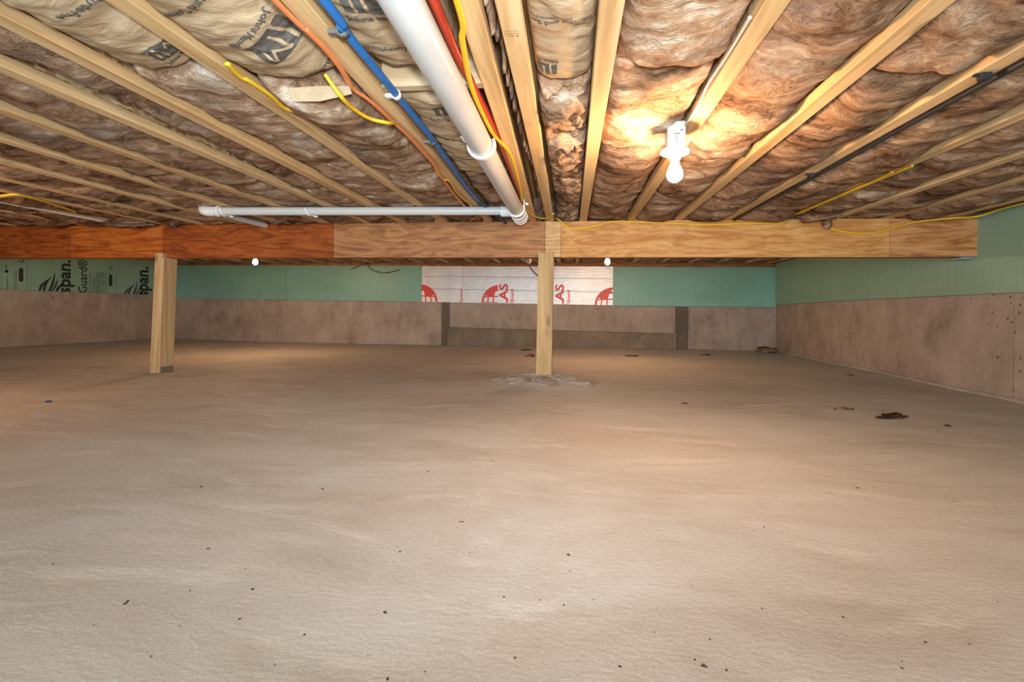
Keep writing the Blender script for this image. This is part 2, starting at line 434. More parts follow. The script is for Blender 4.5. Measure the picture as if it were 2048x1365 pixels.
# dark infill strips and low curb of the old opening in the far wall
wf = bpy.data.objects['wall_far']
for x0, x1, zb in ((-1.985, -1.872, .604), (1.515, 1.69, .572)):
    m = MB(); m.box(x0, x1, YF-.012, YF+.03, FZ-.05, zb, .004); o = m.build('infill_strip', M['strip'], wf)
m = MB()
xs = rng(-1.872, 1.515, .08)
n = len(xs)
vs = []
for x in xs:
    zt = .222-(x+1.87)*.0142+.006*fbm(x*4, 0, 2)
    yy = YF-.075+.012*fbm(x*3, 1, 2)
    vs += [(x, YF+.03, zt), (x, yy, zt-.004), (x, yy-.012, FZ-.05)]
fs = []
for i in range(n-1):
    for k in (0, 1): fs.append((3*i+k, 3*i+k+1, 3*i+k+4, 3*i+k+3))
fs += [(0, 2, 1), (3*n-3, 3*n-2, 3*n-1)]
m.add(vs, fs); m.build('concrete_curb', M['curb'], wf)

# ------------------------------------------------------------------ joists
JW = .056; FLH = .038   # I-joists: lumber flanges with a strand board web
# (left edge near, left edge at beam)
FJ = [-6.45, -6.07, -5.70, -5.33, -4.98, -4.63, -4.265, -3.845, -3.50, -3.17, -2.80, -2.43, -2.065, -1.70, -1.41, -1.055, (-.657, -.692), (-.268, -.338), (-.178, -.198), .056, .42, .778, 1.14, 1.524, 1.909, 2.274, 2.664]
def jx(i, y):
    e = FJ[i]
    if isinstance(e, tuple): return e[0]+(e[1]-e[0])*(y-1.1)/2.9
    return e
LBL = {16: 'pine floor joist with the blue tube clipped along its edge', 17: 'pine floor joist directly right of the white drain pipe and red tube',
       18: 'pine floor joist stamped with small print, close beside the joist right of the drain pipe',
       19: 'pine floor joist between the paper faced batt and the lamp bay', 20: 'pine floor joist that carries the near lit bulb',
       21: 'first pine floor joist to the right of the bulb joist', 22: 'pine floor joist with the black cable clipped along its edge',
       23: 'pine floor joist just right of the black cable, partly hidden by sagging insulation', 24: 'second pine floor joist right of the black cable',
       25: 'third pine floor joist right of the black cable', 26: 'last pine floor joist next to the right wall',
       15: 'pine floor joist with paper faced batts on both sides, left of the orange cable', 7: 'pine floor joist with a white cable along it, far left'}
ORD = ['', 'first', 'second', 'third', 'fourth', 'fifth', 'sixth', 'seventh', 'eighth', 'ninth', 'tenth', 'eleventh', 'twelfth', 'thirteenth', 'fourteenth', 'fifteenth', 'sixteenth']
joists = []
def ijoist(xf, ys, mat, org, dz=0.0):
    root = empty('floor_joist', org)
    def sweep(sec, name, mt):
        n = len(sec(0, 0)); vs, fs = [], []
        for y in ys: vs += [(xf(y)+p[0], y, p[1]) for p in sec(y, 0)]
        for j in range(len(ys)-1):
            for k in range(n): fs.append((j*n+k, j*n+(k+1) % n, (j+1)*n+(k+1) % n, (j+1)*n+k))
        fs += [tuple(range(n))[::-1], tuple(range(len(vs)-n, len(vs)))]
        m = MB(); m.add(vs, fs); return m.build(name, mt, root, origin=org)
    c = .0025; z0 = JB+.0006; z1 = JB+FLH
    sweep(lambda y, _: [(0, z1-c), (0, z0+c+max(0, dz)), (c, z0), (JW-c, z0), (JW, z0+c+max(0, -dz)), (JW, z1-c), (JW-c, z1), (c, z1)], 'bottom_flange', mat)
    sweep(lambda y, _: [(JW/2-.0055, JT-FLH-.0003), (JW/2-.0055, z1+.0003), (JW/2+.0055, z1+.0003), (JW/2+.0055, JT-FLH-.0003)], 'web', M['osb'])
    sweep(lambda y, _: [(0, JT-.0005), (0, JT-FLH), (JW, JT-FLH), (JW, JT-.0005)], 'top_flange', mat)
    return root
for i in range(len(FJ)):
    random.seed(100+i)
    o = ijoist(lambda y, i=i: jx(i, y), [YB+.02, -.5, 1.1, 2.5, 4.145], M['joist'], (jx(i, 4.1)+JW/2, 4.1, JB), random.uniform(-.0012, .0012))
    lab = LBL.get(i) or ('%s pine floor joist counting left from the blue tube joist' % ORD[16-i])
    if i == 0: lab = 'last pine floor joist next to the left wall'
    tag(o, lab, 'joist', 'floor joists in front of the beam'); joists.append(o)
# second span, beyond the beam
BJ = [-6.32+.4*k for k in range(15)]+[-.22, .05, .47, .87, 1.27, 1.67, 2.07, 2.47, 2.8]
for i, x in enumerate(BJ):
    o = ijoist(lambda y, x=x: x, [4.155, YF+.05], M['joist2'], (x+JW/2, 4.2, JB))
    tag(o, 'pale floor joist end seen in the dark gap under the beam above the far wall', 'joist', 'floor joists beyond the beam')

# ------------------------------------------------------------------ insulation batts
def batt_fn(xl, xr, y0, y1, eL, eR, c, seed, namp=.02, fold=.026, ff=2.1, endr=.05, tilt=0.0, crumple=0.0, pull=None):
    """height of the underside of a batt at (x, y)"""
    L = y1-y0
    def fn(x, y, raw=False):
        u = max(0.0, min(1.0, (x-xl)/(xr-xl)))
        a = eL(y) if callable(eL) else eL; b = eR(y) if callable(eR) else eR; cc = c(y) if callable(c) else c
        wob = .014*fbm(y*1.3, seed*3.7, 0, 3); wob2 = .014*fbm(y*1.3, seed*3.7+9, 4, 3)
        e = (a+wob)*(1-u)+(b+wob2)*u
        bl = (4*u*(1-u))**.6
        z = JB+e*(1-bl)+(cc+.012*fbm(y*.9, seed, 7, 2))*bl
        z += namp*fbm(x*5, y*5, seed*1.3, 4)
        # folds: slow sag then a sudden tuck
        s = y*ff+.55*fbm(x*2.2, y*1.6, seed*.7, 3)+(u-.5)*tilt+seed*.37
        fr = s-math.floor(s)
        am = fold*max(0, .55+.9*fbm(math.floor(s)*3.3, seed, 0, 1)+.7*fbm(x*3, y*2, seed+3, 2))
        z += -am*(fr**1.3)+am*.5+am*1.0*sst(.90, 1.0, fr)
        if pull: z += pull(y)*(1-sst(.08, .5, u))
        if crumple: z += crumple*abs(fbm(x*11, y*9, seed*2.2, 3))-crumple*.3
        return z
    return fn
def batt_mesh(fn, xl, xr, y0, y1, seed, endr=.05, dx=.018, dy=.018, ragged=.02, near_open=True):
    xs = rng(xl, xr, dx); ys = rng(0, 1, dy/(y1-y0)); nx, ny = len(xs), len(ys)
    vs = []
    for j, t in enumerate(ys):
        for i, x in enumerate(xs):
            rg = ragged*fbm(x*9, round(xl*2)*7.1, 1, 3); yy0 = y0+rg; yy1 = y1+rg
            y = yy0+(yy1-yy0)*t
            z = fn(x, y)
            d = min(y-yy0, yy1-y)/endr
            if d < 1: z += (1-math.sqrt(max(0, 1-(1-d)**2)))*.05
            ex = min(x-xl, xr-x)/.02
            if ex < 1: z += (1-math.sqrt(max(0, 1-(1-ex)**2)))*.018
            if -2.66 < x < -.40 and 3.27 < y < 3.47: z = max(z, 1.2095)
            if 4.03 < y < 4.16: z = max(z, 1.2125)
            vs.append((x, y, min(z, JT-.012)))
    fs = [(j*nx+i, (j+1)*nx+i, (j+1)*nx+i+1, j*nx+i+1) for j in range(ny-1) for i in range(nx-1)]
    fs = [q for q in fs if min(vs[i][2] for i in q) < JT-.0125]
    # skirt up to the subfloor
    loop = [i for i in range(nx)]+[j*nx+nx-1 for j in range(1, ny)]+[(ny-1)*nx+i for i in range(nx-2, -1, -1)]+[j*nx for j in range(ny-2, 0, -1)]
    b = len(vs); vs += [(vs[i][0], vs[i][1], max(vs[i][2]+.002, JT-.004)) for i in loop]
    n = len(loop)
    for k in range(n): fs.append((loop[k], loop[(k+1) % n], b+(k+1) % n, b+k))
    m = MB(); m.add(vs, fs, True); return m

class G:
    k = 0
def add_batt(xl, xr, y0, y1, label, mat='fibre', eL=.03, eR=.03, c=.0, seed=None, group='brown insulation batts', dx=.018, dy=.018, **kw):
    G.k += 1; seed = seed if seed is not None else G.k*1.71
    endr = kw.pop('endr', .05); ragged = kw.pop('ragged', .02)
    fn = batt_fn(xl, xr, y0, y1, eL, eR, c, seed, **kw)
    m = batt_mesh(fn, xl, xr, y0, y1, seed, endr, dx, dy, ragged)
    o = m.build('insulation_batt', M[mat], origin=((xl+xr)/2, (y0+y1)/2, JB))
    tag(o, label, 'insulation', group); return o, fn
def bay(i, y, side):
    return (jx(i, y)+JW+.002) if side == 0 else (jx(i+1, y)-.002)
def bx(i):   # usable extent of the bay right of joist i
    return max(bay(i, 1.1, 0), bay(i, 4.1, 0)), min(bay(i, 1.1, 1), bay(i, 4.1, 1))
YS, YE = -2.5, 4.125
def gapL(y):   # the batt has come away here and shows the subfloor
    return .27*sst(1.3, 1.55, y)*(1-sst(2.25, 2.75, y))
BAYN = {}
def bayname(i):
    if i >= 20: return ['bay right of the bulb joist', 'bay left of the black cable', 'bay right of the black cable', 'second bay right of the black cable', 'third bay right of the black cable', 'last wide bay before the right wall'][i-20]
    return '%s bay left of the blue tube joist' % ORD[16-i]
# far-left bays, two batts each
cuts = {0: 2.9, 1: 3.2, 2: 2.6, 3: 3.3, 4: 2.8, 5: 3.1, 6: 3.4, 7: 2.9, 8: 3.2, 9: 2.75, 10: 3.05, 11: 2.55, 12: 2.75, 13: 2.9, 14: 1.34, 20: 2.3, 21: 1.62, 22: 2.9, 23: 3.2, 24: 2.7, 25: 3.0}
def jit(i, k): return random.Random(i*17+k*5).uniform(-1, 1)
for i in list(range(0, 14))+[20, 21, 22, 23, 24, 25]:
    xl, xr = bx(i); c1 = cuts[i]; kk = {}
    eL, eR = .036+.008*jit(i, 1), .024+.012*jit(i, 2)
    if i >= 20: eL, eR = .03, .034+.008*jit(i, 2)
    if i == 13: kk['pull'] = gapL; kk['namp'] = .014
    cc = -.004+.012*jit(i, 3)
    if i == 22: cc = -.02
    coarse = .03 if i < 8 else .02
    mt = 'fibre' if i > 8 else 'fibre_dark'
    if i == 22:
        eR = lambda y: .035-.05*sst(2.2, 2.9, y)
    bn = bayname(i)
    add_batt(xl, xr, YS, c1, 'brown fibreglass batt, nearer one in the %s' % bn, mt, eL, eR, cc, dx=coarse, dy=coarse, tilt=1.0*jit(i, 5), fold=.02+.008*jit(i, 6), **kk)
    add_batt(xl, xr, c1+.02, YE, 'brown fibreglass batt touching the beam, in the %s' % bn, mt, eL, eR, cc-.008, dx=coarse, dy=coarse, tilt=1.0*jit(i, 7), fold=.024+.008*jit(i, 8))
# between left wall rim and first joist / last joist and right rim
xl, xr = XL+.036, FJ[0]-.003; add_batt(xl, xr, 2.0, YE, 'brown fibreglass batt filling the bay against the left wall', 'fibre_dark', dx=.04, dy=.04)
xl, xr = FJ[26]+JW+.003, XR-.036; add_batt(xl, xr, YS, YE, 'brown fibreglass batt filling the narrow bay against the right wall', 'fibre', c=.012, dx=.02, dy=.02)
# bay 14 (left of the double paper joist): paper near, brown beyond
PAPER = []
def add_paper(xl, xr, y0, y1, label, eL, eR, c, seed, namp=.008, flap=None, fold=.012, ff=1.3, crumple=0.0):
    fn0 = batt_fn(xl, xr, y0, y1, eL, eR, c, seed, namp=namp, fold=fold, ff=ff, crumple=crumple)
    def fn(x, y):
        z = fn0(x, y)
        cr = abs(fbm(x*6+y*3, y*11, seed, 3)); z += .016*(cr-.25); cr2 = abs(fbm(x*15-y*6, y*22, seed+4, 2)); z += .005*(cr2-.25)
        d = (y1-y)/.16
        if d < 1: z += .02*(1-max(0, d))**2
        return z
    G.k += 1
    root = empty('faced_insulation_batt', ((xl+xr)/2, (y0+y1)/2, JB)); tag(root, label, 'insulation', 'paper faced insulation batts')
    m = batt_mesh(fn, xl, xr, y0, y1, seed, .03, .012, .012, .018)
    p = m.build('kraft_facing', M['kraft'], root, origin=((xl+xr)/2, (y0+y1)/2, JB))
    # glass wool body just inside the paper
    mb = batt_mesh(lambda x, y: fn(x, y)+.012, xl+.004, xr-.004, y0+.01, y1+.012, seed+2, .03, .03, .03, .012)
    mb.build('fibre_core', M['fibre'], root, origin=((xl+xr)/2, (y0+y1)/2, JB))
    return root, p, fn
xl, xr = bx(14)
P1 = add_paper(xl, xr, YS, 1.42, 'kraft paper faced batt with faint logo, leftmost of the paper faced batts', .06, .05, .0, 3.3)
add_batt(xl, xr, 1.437, YE, 'brown fibreglass batt beyond the leftmost paper faced batt', 'fibre_light', .03, .03, .012, dy=.014, dx=.015)
xl, xr = bx(15)
P2 = add_paper(xl, xr, YS, 1.50, 'kraft paper faced batt with clear dark logo beside the orange cable', .035, .06, -.012, 5.1, namp=.012)
def lump(y): return -.028*sst(1.42, 1.7, y)*(1-sst(2.0, 2.2, y))
add_batt(xl, xr, 1.53, 2.09, 'pale sagging fibreglass batt that droops below the yellow cable loop', 'fibre_light', .03, .02, -.045, dy=.012, dx=.012, fold=.012, namp=.024, endr=.09, ragged=.05)
add_batt(xl, xr, 2.1, YE, 'brown fibreglass batt left of the blue tube joist touching the beam', 'fibre', .02, .03, -.005, dy=.014, dx=.014, fold=.03)
xl, xr = bx(16)
P3 = add_paper(xl, xr, YS, 1.53, 'kraft paper faced batt behind the white drain pipe, nearer than the blocking', .055, .07, .022, 7.7)
m = MB(); xa, xb = jx(16, 1.62)+JW+.001, jx(17, 1.62)-.001
m.box(xa, xb, 1.585, 1.625, JB+.012, JT-.002, .002)
tag(m.build('blocking_board', M['blocking'], origin=((xa+xb)/2, 1.6, JB)), 'short wooden blocking board between joists above the white drain pipe', 'board')
P4 = add_paper(xl, xr, 1.68, 2.75, 'kraft paper faced batt behind the white drain pipe, beyond the blocking', .05, .075, .022, 9.2, namp=.013)
add_batt(xl, xr, 2.76, YE, 'brown fibreglass batt behind the end of the white drain pipe', 'fibre', .06, .07, .03, dy=.014, dx=.014)
xl, xr = bx(17)
add_batt(xl, xr, YS, 1.42, 'crumpled brown fibreglass strip squeezed between two close joists, nearer piece', 'fibre_light', .012, .012, -.004, dy=.01, dx=.01, crumple=.05)
add_batt(xl, xr, 1.45, YE, 'crumpled brown fibreglass strip squeezed between two close joists, touching the beam', 'fibre', .012, .012, -.004, dy=.01, dx=.01, crumple=.06)
xl, xr = bx(18)
P5 = add_paper(xl, xr, YS, 1.66, 'kraft paper faced batt with cut off logo, rightmost of the paper faced batts', .06, .045, .025, 11.4)
ym = [1.675, 2.1, 2.62, 3.2, YE]
for k in range(4):
    add_batt(xl, xr, ym[k]+.008, ym[k+1], ['crumpled tan fibreglass lump next to the rightmost paper faced batt', 'crumpled tan fibreglass lump, second beyond the rightmost paper faced batt', 'crumpled brown fibreglass lump, third beyond the rightmost paper faced batt', 'rounded brown fibreglass lump resting against the beam right of the post joint'][k],
             'fibre_light' if k < 2 else 'fibre', .05, .04, .012-.006*(k % 2), dy=.011, dx=.011, crumple=.075, namp=.03, endr=.14, ragged=.05)
xl, xr = bx(19)
ym = [YS, 1.52, 2.32, 2.9, YE]
for k in range(4):
    add_batt(xl, xr, ym[k]+.006, ym[k+1], ['smooth tan fibreglass batt in the lamp bay nearest the viewer', 'fibreglass batt glowing orange beside the near lit bulb', 'fibreglass batt just past the near lit bulb', 'brown fibreglass batt in the lamp bay touching the beam'][k],
             'fibre_light' if k < 2 else 'fibre', .035, .045, [-.02, .0, -.008, .004][k], dy=.012, dx=.013, namp=.02, fold=.028, ragged=.05, endr=.08, tilt=.8)
# beyond the beam
for i in range(len(BJ)-1):
    xl, xr = BJ[i]+JW+.003, BJ[i+1]-.003
    if xr-xl < .05: continue
    add_batt(xl, xr, 4.16, YF, 'brown fibreglass batt in the dark bays beyond the beam', 'fibre', .03, .03, -.005, group='insulation beyond the beam', dx=.045, dy=.06)

# ------------------------------------------------------------------ printing
def dashes(length, height, seed, rows=1):
    """a line of print too small to read: a run of short marks"""
    rnd = random.Random(seed); vs, fs = [], []
    for r in range(rows):
        y0 = -height/2+height*r/rows; h = height/rows*.72; x = -length/2
        while x < length/2:
            w_ = h*rnd.uniform(.35, .6); b = len(vs); k = rnd.uniform(.6, 1.0)
            vs += [Vector((x, y0, 0)), Vector((x+w_, y0, 0)), Vector((x+w_, y0+h*k, 0)), Vector((x, y0+h*k, 0))]; fs.append((b, b+1, b+2, b+3))
            x += w_+h*(.22 if rnd.random() < .82 else .8)
    return vs, fs
def text_geo(body, size=1.0, bold=0.0, shear=0.0):
    cu = bpy.data.curves.new('t', 'FONT'); cu.body = body; cu.size = size; cu.offset = bold; cu.shear = shear; cu.align_x = 'CENTER'; cu.align_y = 'CENTER'; cu.resolution_u = 3
    ob = bpy.data.objects.new('t', cu); COL.objects.link(ob)
    dg = bpy.context.evaluated_depsgraph_get(); me = bpy.data.meshes.new_from_object(ob.evaluated_get(dg))
    vs = [Vector(v.co) for v in me.vertices]; fs = [tuple(p.vertices) for p in me.polygons]
    bpy.data.objects.remove(ob); bpy.data.curves.remove(cu); bpy.data.meshes.remove(me)
    return vs, fs
def refine(vs, fs, maxlen):
    bm = bmesh.new(); bv = [bm.verts.new(v) for v in vs]
    for f in fs:
        try: bm.faces.new([bv[i] for i in f])
        except ValueError: pass
    bmesh.ops.triangulate(bm, faces=bm.faces[:])
    for _ in range(4):
        long = [e for e in bm.edges if e.calc_length() > maxlen]
        if not long: break
        bmesh.ops.subdivide_edges(bm, edges=long, cuts=1)
        bmesh.ops.triangulate(bm, faces=bm.faces[:])
    bm.verts.index_update()
    r = [v.co.copy() for v in bm.verts], [tuple(v.index for v in f.verts) for f in bm.faces]; bm.free(); return r
def clip(vs, fs, planes):
    bm = bmesh.new(); bv = [bm.verts.new(v) for v in vs]
    for f in fs:
        try: bm.faces.new([bv[i] for i in f])
        except ValueError: pass
    for co_, no in planes:   # keeps the side opposite the normal
        bmesh.ops.bisect_plane(bm, geom=bm.verts[:]+bm.edges[:]+bm.faces[:], plane_co=co_, plane_no=no, clear_outer=True)
    bm.verts.index_update()
    r = [v.co.copy() for v in bm.verts], [tuple(v.index for v in f.verts) for f in bm.faces]; bm.free(); return r
def on_paper(pap, geo, cx, cy, ang, name, mat, lift=.0016, ylim=None, xlim=None, sc=(1, 1)):
    """wrap flat print on the underside of a paper facing; ang 0: reads towards -X with its top towards +Y (seen from below)"""
    root, p, fn = pap
    vs, fs = geo; ca, sa = math.cos(ang), math.sin(ang)
    v2 = [Vector((cx+(-v.x*sc[0]*ca+v.y*sc[1]*sa), cy+(v.x*sc[0]*sa+v.y*sc[1]*ca), 0)) for v in vs]
    pl = []
    if xlim: pl += [((xlim[0], 0, 0), (-1, 0, 0)), ((xlim[1], 0, 0), (1, 0, 0))]
    if pl: v2, fs = clip(v2, fs, pl)
    v2, fs = refine(v2, fs, .012)
    m = MB(); m.add([(v.x, v.y, fn(v.x, v.y)-lift) for v in v2], fs)
    if m.v: return m.build(name, M[mat], p, origin=centre(m))
def logo(pap, cx, cy, wd, ang, text=True, flip=False, xlim=None):
    h = wd*.62; a = ang+(math.pi if flip else 0)
    # dark slanted block with the two letters left open
    blk = [Vector((-wd/2, -h/2, 0)), Vector((wd/2-.06*wd, -h/2, 0)), Vector((wd/2, h/2, 0)), Vector((-wd/2+.06*wd, h/2, 0))]
    on_paper(pap, (blk, [(0, 1, 2, 3)]), cx, cy, a, 'printed_logo', 'ink', .0014, xlim=xlim)
    g = text_geo('JM', h*1.16, -h*.012)
    on_paper(pap, g, cx, cy, a, 'logo_letters', 'kraft', .0026, xlim=xlim, sc=(1.05, .98))
    if text:
        g = text_geo('Johns Manville', h*.27, .0008)
        ca, sa = math.cos(a), math.sin(a); d = -h*.74
        on_paper(pap, g, cx+d*sa, cy+d*ca, a, 'printed_name', 'ink', .0016, xlim=xlim, sc=(1.12, 1))
def pline(pap, body, size, cx, cy, ang, flip=False, xlim=None):
    on_paper(pap, text_geo(body, size, size*.02), cx, cy, ang+(math.pi if flip else 0), 'printed_text', 'ink', .0016, xlim=xlim)
lim = lambda i: (bx(i)[0]+.012, bx(i)[1]-.012)
logo(P1, -1.115, 1.305, .115, .25, flip=True, xlim=lim(14))
pline(P1, 'Formaldehyde-Free', .032, -1.09, 1.075, .2, False, lim(14))
logo(P2, -.775, 1.275, .155, .48, xlim=lim(15))
pline(P2, 'Formaldehyde-Free', .026, -.735, 1.452, .3, False, lim(15))
pline(P2, 'Thermal and Sound Control', .034, -.80, 1.06, .42, False, lim(15))
logo(P3, -.465, 1.14, .165, .0, text=True, flip=True, xlim=lim(16))
pline(P3, 'Formaldehyde-Free', .03, -.475, 1.375, -.15, True, lim(16))
logo(P4, -.425, 1.815, .15, .0, text=False, flip=True, xlim=lim(16))
pline(P4, 'Johns Manville', .034, -.435, 1.905, -.1, True, lim(16))
pline(P4, 'Thermal and Sound Control', .03, -.45, 2.165, -.15, True, lim(16))
pline(P4, 'Formaldehyde-Free', .03, -.43, 2.42, -.15, True, lim(16))
logo(P5, -.10, 1.56, .105, .05, xlim=lim(18))
pline(P5, 'Thermal and Sound Control', .026, -.09, 1.288, .1, False, lim(18))
pline(P5, 'Formaldehyde-Free', .014, -.06, 1.262, .1, False, lim(18))
# grade stamp on the close joist
for k, (ln, sz) in enumerate(((.033, .0032), (.033, .005), (.03, .008))):
    g = dashes(ln, sz, 31+k); m = MB(); cx, cy = jx(18, 1.32)+JW/2-.002, 1.272+.012*k
    m.add([(cx-v.x, cy+v.y, JB-.0012) for v in g[0]], g[1])
    m.build('grade_stamp', M['ink'], joists[18], origin=centre(m))
# folded paper flap at the end of the clear logo batt
fl_pts = [onY(578, 176, 1.512), onY(586, 203, 1.520), onY(640, 203, 1.520), onY(704, 188, 1.515), onY(698, 172, 1.512), onY(640, 172, 1.512)]
m = MB(); m.add([p for p in fl_pts]+[p+Vector((0, .003, .001)) for p in fl_pts], [(0, 1, 2, 3, 4, 5), (11, 10, 9, 8, 7, 6)]+[(k, (k+1) % 6, 6+(k+1) % 6, 6+k) for k in range(6)])
m.build('paper_flap', M['kraft'], P2[0], origin=centre(m))

# ------------------------------------------------------------------ beam
BB, BT, BTH = .927, JB, .13
beam = empty('support_beam', (-1.9, BY+.06, BB)); tag(beam, 'long orange plywood faced support beam carrying the joists across the room', 'beam')
edges = [(XL-.1, -4.37, 'ply_red'), (-4.37, -3.492, 'ply_red2'), (-3.492, -1.955, 'ply_red'), (-1.955, -.212, 'ply_brown'), (-.212, -.088, 'ply_pale'), (-.088, 2.305, 'ply_yellow'), (2.305, 2.915, 'ply_end')]
for k, (a, b, mt) in enumerate(edges):
    m = MB(); dy = [.0, .001, -.002, .0, .003, .0, .001][k]
    m.box(a+.001, b-.001, BY+dy, BY+.022, BB+[0, .002, 0, .001, .003, 0, .001][k], BT, .0015)
    m.build('face_board', M[mt], beam, origin=((a+b)/2, BY, BB))
m = MB(); m.box(XL-.1, 2.915, BY+.0225, BY+BTH, BB+.003, BT); m.build('beam_core', M['ply_brown'], beam, origin=(-1.9, BY+.06, BB))
m = MB(); rnd = random.Random(4)
def nail(x, z):
    m.lathe([(0, .0045), (.003, .0035)], (x, BY+.001, z), Vector((0, -1, 0)), 6)
for x in (-3.46, -3.0, -2.85, -2.5, -2.42, -2.1, -1.98):
    for z in (.965, 1.02, 1.075, 1.13, 1.185): 
        if rnd.random() < .8: nail(x+rnd.uniform(-.012, .012), z+rnd.uniform(-.008, .008))
for x in (-1.4, -1.0, -.24, -.02, .8, 1.6, 2.28, 2.35):
    for z in (.97, 1.07, 1.17):
        if rnd.random() < .7: nail(x+rnd.uniform(-.02, .02), z+rnd.uniform(-.01, .01))
o = m.build('nail_heads', M['steel'], beam, origin=centre(m)); o['kind'] = 'stuff'
m = MB(); m.box(2.79, 2.885, BY+.01, BY+.11, BB-.016, BB-.001, .003); tag(m.build('shim_block', M['shim'], origin=(2.8, BY+.05, BB-.02)), 'small bluish shim under the right end of the beam', 'shim')

# ------------------------------------------------------------------ posts
def post(x0b, x1b, x0t, x1t, y0b, y0t, d, ztop, lip, zb, label):
    # front lip rises in front of the beam, the rest stops under it
    root = empty('support_post', ((x0b+x1b)/2, y0b+d/2, zb)); tag(root, label, 'post')
    m = MB(); yl = BY-.003
    prof = lambda y0, z: None
    zs = [zb, BB-.001]
    vs = [(x0b, y0b, zb), (x1b, y0b, zb), (x1b, y0b+d, zb), (x0b, y0b+d, zb)]
    f = (BB-zb)/(ztop-zb); xa, xc = x0b+(x0t-x0b)*f, x1b+(x1t-x1b)*f; ya = y0b+(y0t-y0b)*f
    vs += [(xa, ya, BB-.001), (xc, ya, BB-.001), (xc, yl, BB-.001), (xa, yl, BB-.001), (xc, ya+d, BB-.001), (xa, ya+d, BB-.001)]
    vs += [(x0t, y0t, ztop), (x0t+(x1t-x0t)*lip, y0t, ztop), (x0t+(x1t-x0t)*lip, yl, ztop), (x0t, yl, ztop)]
    xm = xa+(xc-xa)*lip
    vs += [(xm, ya, BB-.001), (xm, yl, BB-.001)]
    fs = [(0, 3, 2, 1), (0, 1, 5, 14, 4), (1, 2, 8, 6, 5), (2, 3, 9, 8), (3, 0, 4, 7, 9), (7, 15, 6, 8, 9), (14, 5, 6, 15),
          (4, 14, 11, 10), (14, 15, 12, 11), (15, 7, 13, 12), (7, 4, 10, 13), (10, 11, 12, 13)]
    m.add(vs, fs); m.build('post_timber', M['post'], root, origin=((x0b+x1b)/2, y0b+d/2, zb))
    return root
pc = post(-.27, -.148, -.26, -.143, 4.035, 4.035, .13, .957, 1.0, FZ+.035, 'upright pine post in the middle standing in a cement heap')
pl_ = post(-3.515, -3.425, -3.514, -3.43, 3.985, 4.03, .15, .962, .8, FZ-.012, 'upright pine post on the left with cement smeared at its foot')
m = MB(); m.box(-3.426, -3.421, 3.995, 4.13, FZ-.01, FZ+.055, .001); m.build('cement_smear', M['curb'], pl_, origin=(-3.42, 4.06, FZ))
# rough cement patch round the middle post
def patch(name, cx, cy, rx, ry, mat, seed, amp, nr=14, na=44, lift=.004):
    vs, fs = [], []
    for a in range(na):
        th = 2*math.pi*a/na; k = 1+.45*fbm(math.cos(th)*1.5+seed, math.sin(th)*1.5, 2, 3)
        for r in range(nr+1):
            t = r/nr; x, y = cx+rx*k*t*math.cos(th), cy+ry*k*t*math.sin(th)
            e = (1-t)**.5 if t > .8 else 1
            vs.append((x, y, fh(x, y)+(lift+amp*abs(fbm(x*22, y*22, seed, 3)))*min(1, (1-t)*5)-.002*(t > .99)))
    for a in range(na):
        b = (a+1) % na
        for r in range(nr): fs.append((a*(nr+1)+r, a*(nr+1)+r+1, b*(nr+1)+r+1, b*(nr+1)+r))
    m = MB(); m.add(vs, fs, False); return m.build(name, M[mat], floor, origin=(cx, cy, FZ))
patch('cement_patch', -.19, 4.02, .40, .26, 'heap', 2.2, .022)
patch('cement_patch', -3.3, 3.95, .42, .16, 'heap', 5.2, .006, lift=.002)
# pale crumbly mortar ridge where slab and right wall meet
m = MB(); rd_ = []
for k in range(90):
    y = 3.2+(YF-3.25)*k/89; x = XR-.022+.008*fbm(y*5, 0, 1, 3); rd_.append((x, y, fh(x, y)+.004+.006*fbm(y*9, 3, 1, 3)))
m.tube(rd_, [.016+.008*fbm(p[1]*11, 5, 2, 3) for p in rd_], 7); m.build('mortar_ridge', M['heap'], floor, origin=(XR, 5, FZ))
# rough cement crumbs around the middle post
m = MB(); rnd = random.Random(9)
for k in range(150):
    a = rnd.uniform(0, 6.283); r = rnd.uniform(.09, .42)*(1 if rnd.random() < .7 else 1.3); x, y = -.205+r*math.cos(a)*1.2, 4.08+r*math.sin(a)*.8
    if -.29 < x < -.13 and 4.02 < y < 4.18: continue
    s = rnd.uniform(.003, .010); z = fh(x, y)
    pts = [(x+s*rnd.uniform(.6, 1.3)*math.cos(t), y+s*rnd.uniform(.6, 1.3)*math.sin(t), z-.002) for t in (0, 1.3, 2.6, 3.8, 5.1)]
    m.add(pts+[(x, y, z+s*rnd.uniform(.4, .8))], [(0, 1, 5), (1, 2, 5), (2, 3, 5), (3, 4, 5), (4, 0, 5)])
o = m.build('cement_crumbs', M['heap'], None, origin=(-.2, 4.0, FZ)); tag(o, 'loose cement crumbs scattered round the foot of the middle post', 'rubble'); o['kind'] = 'stuff'

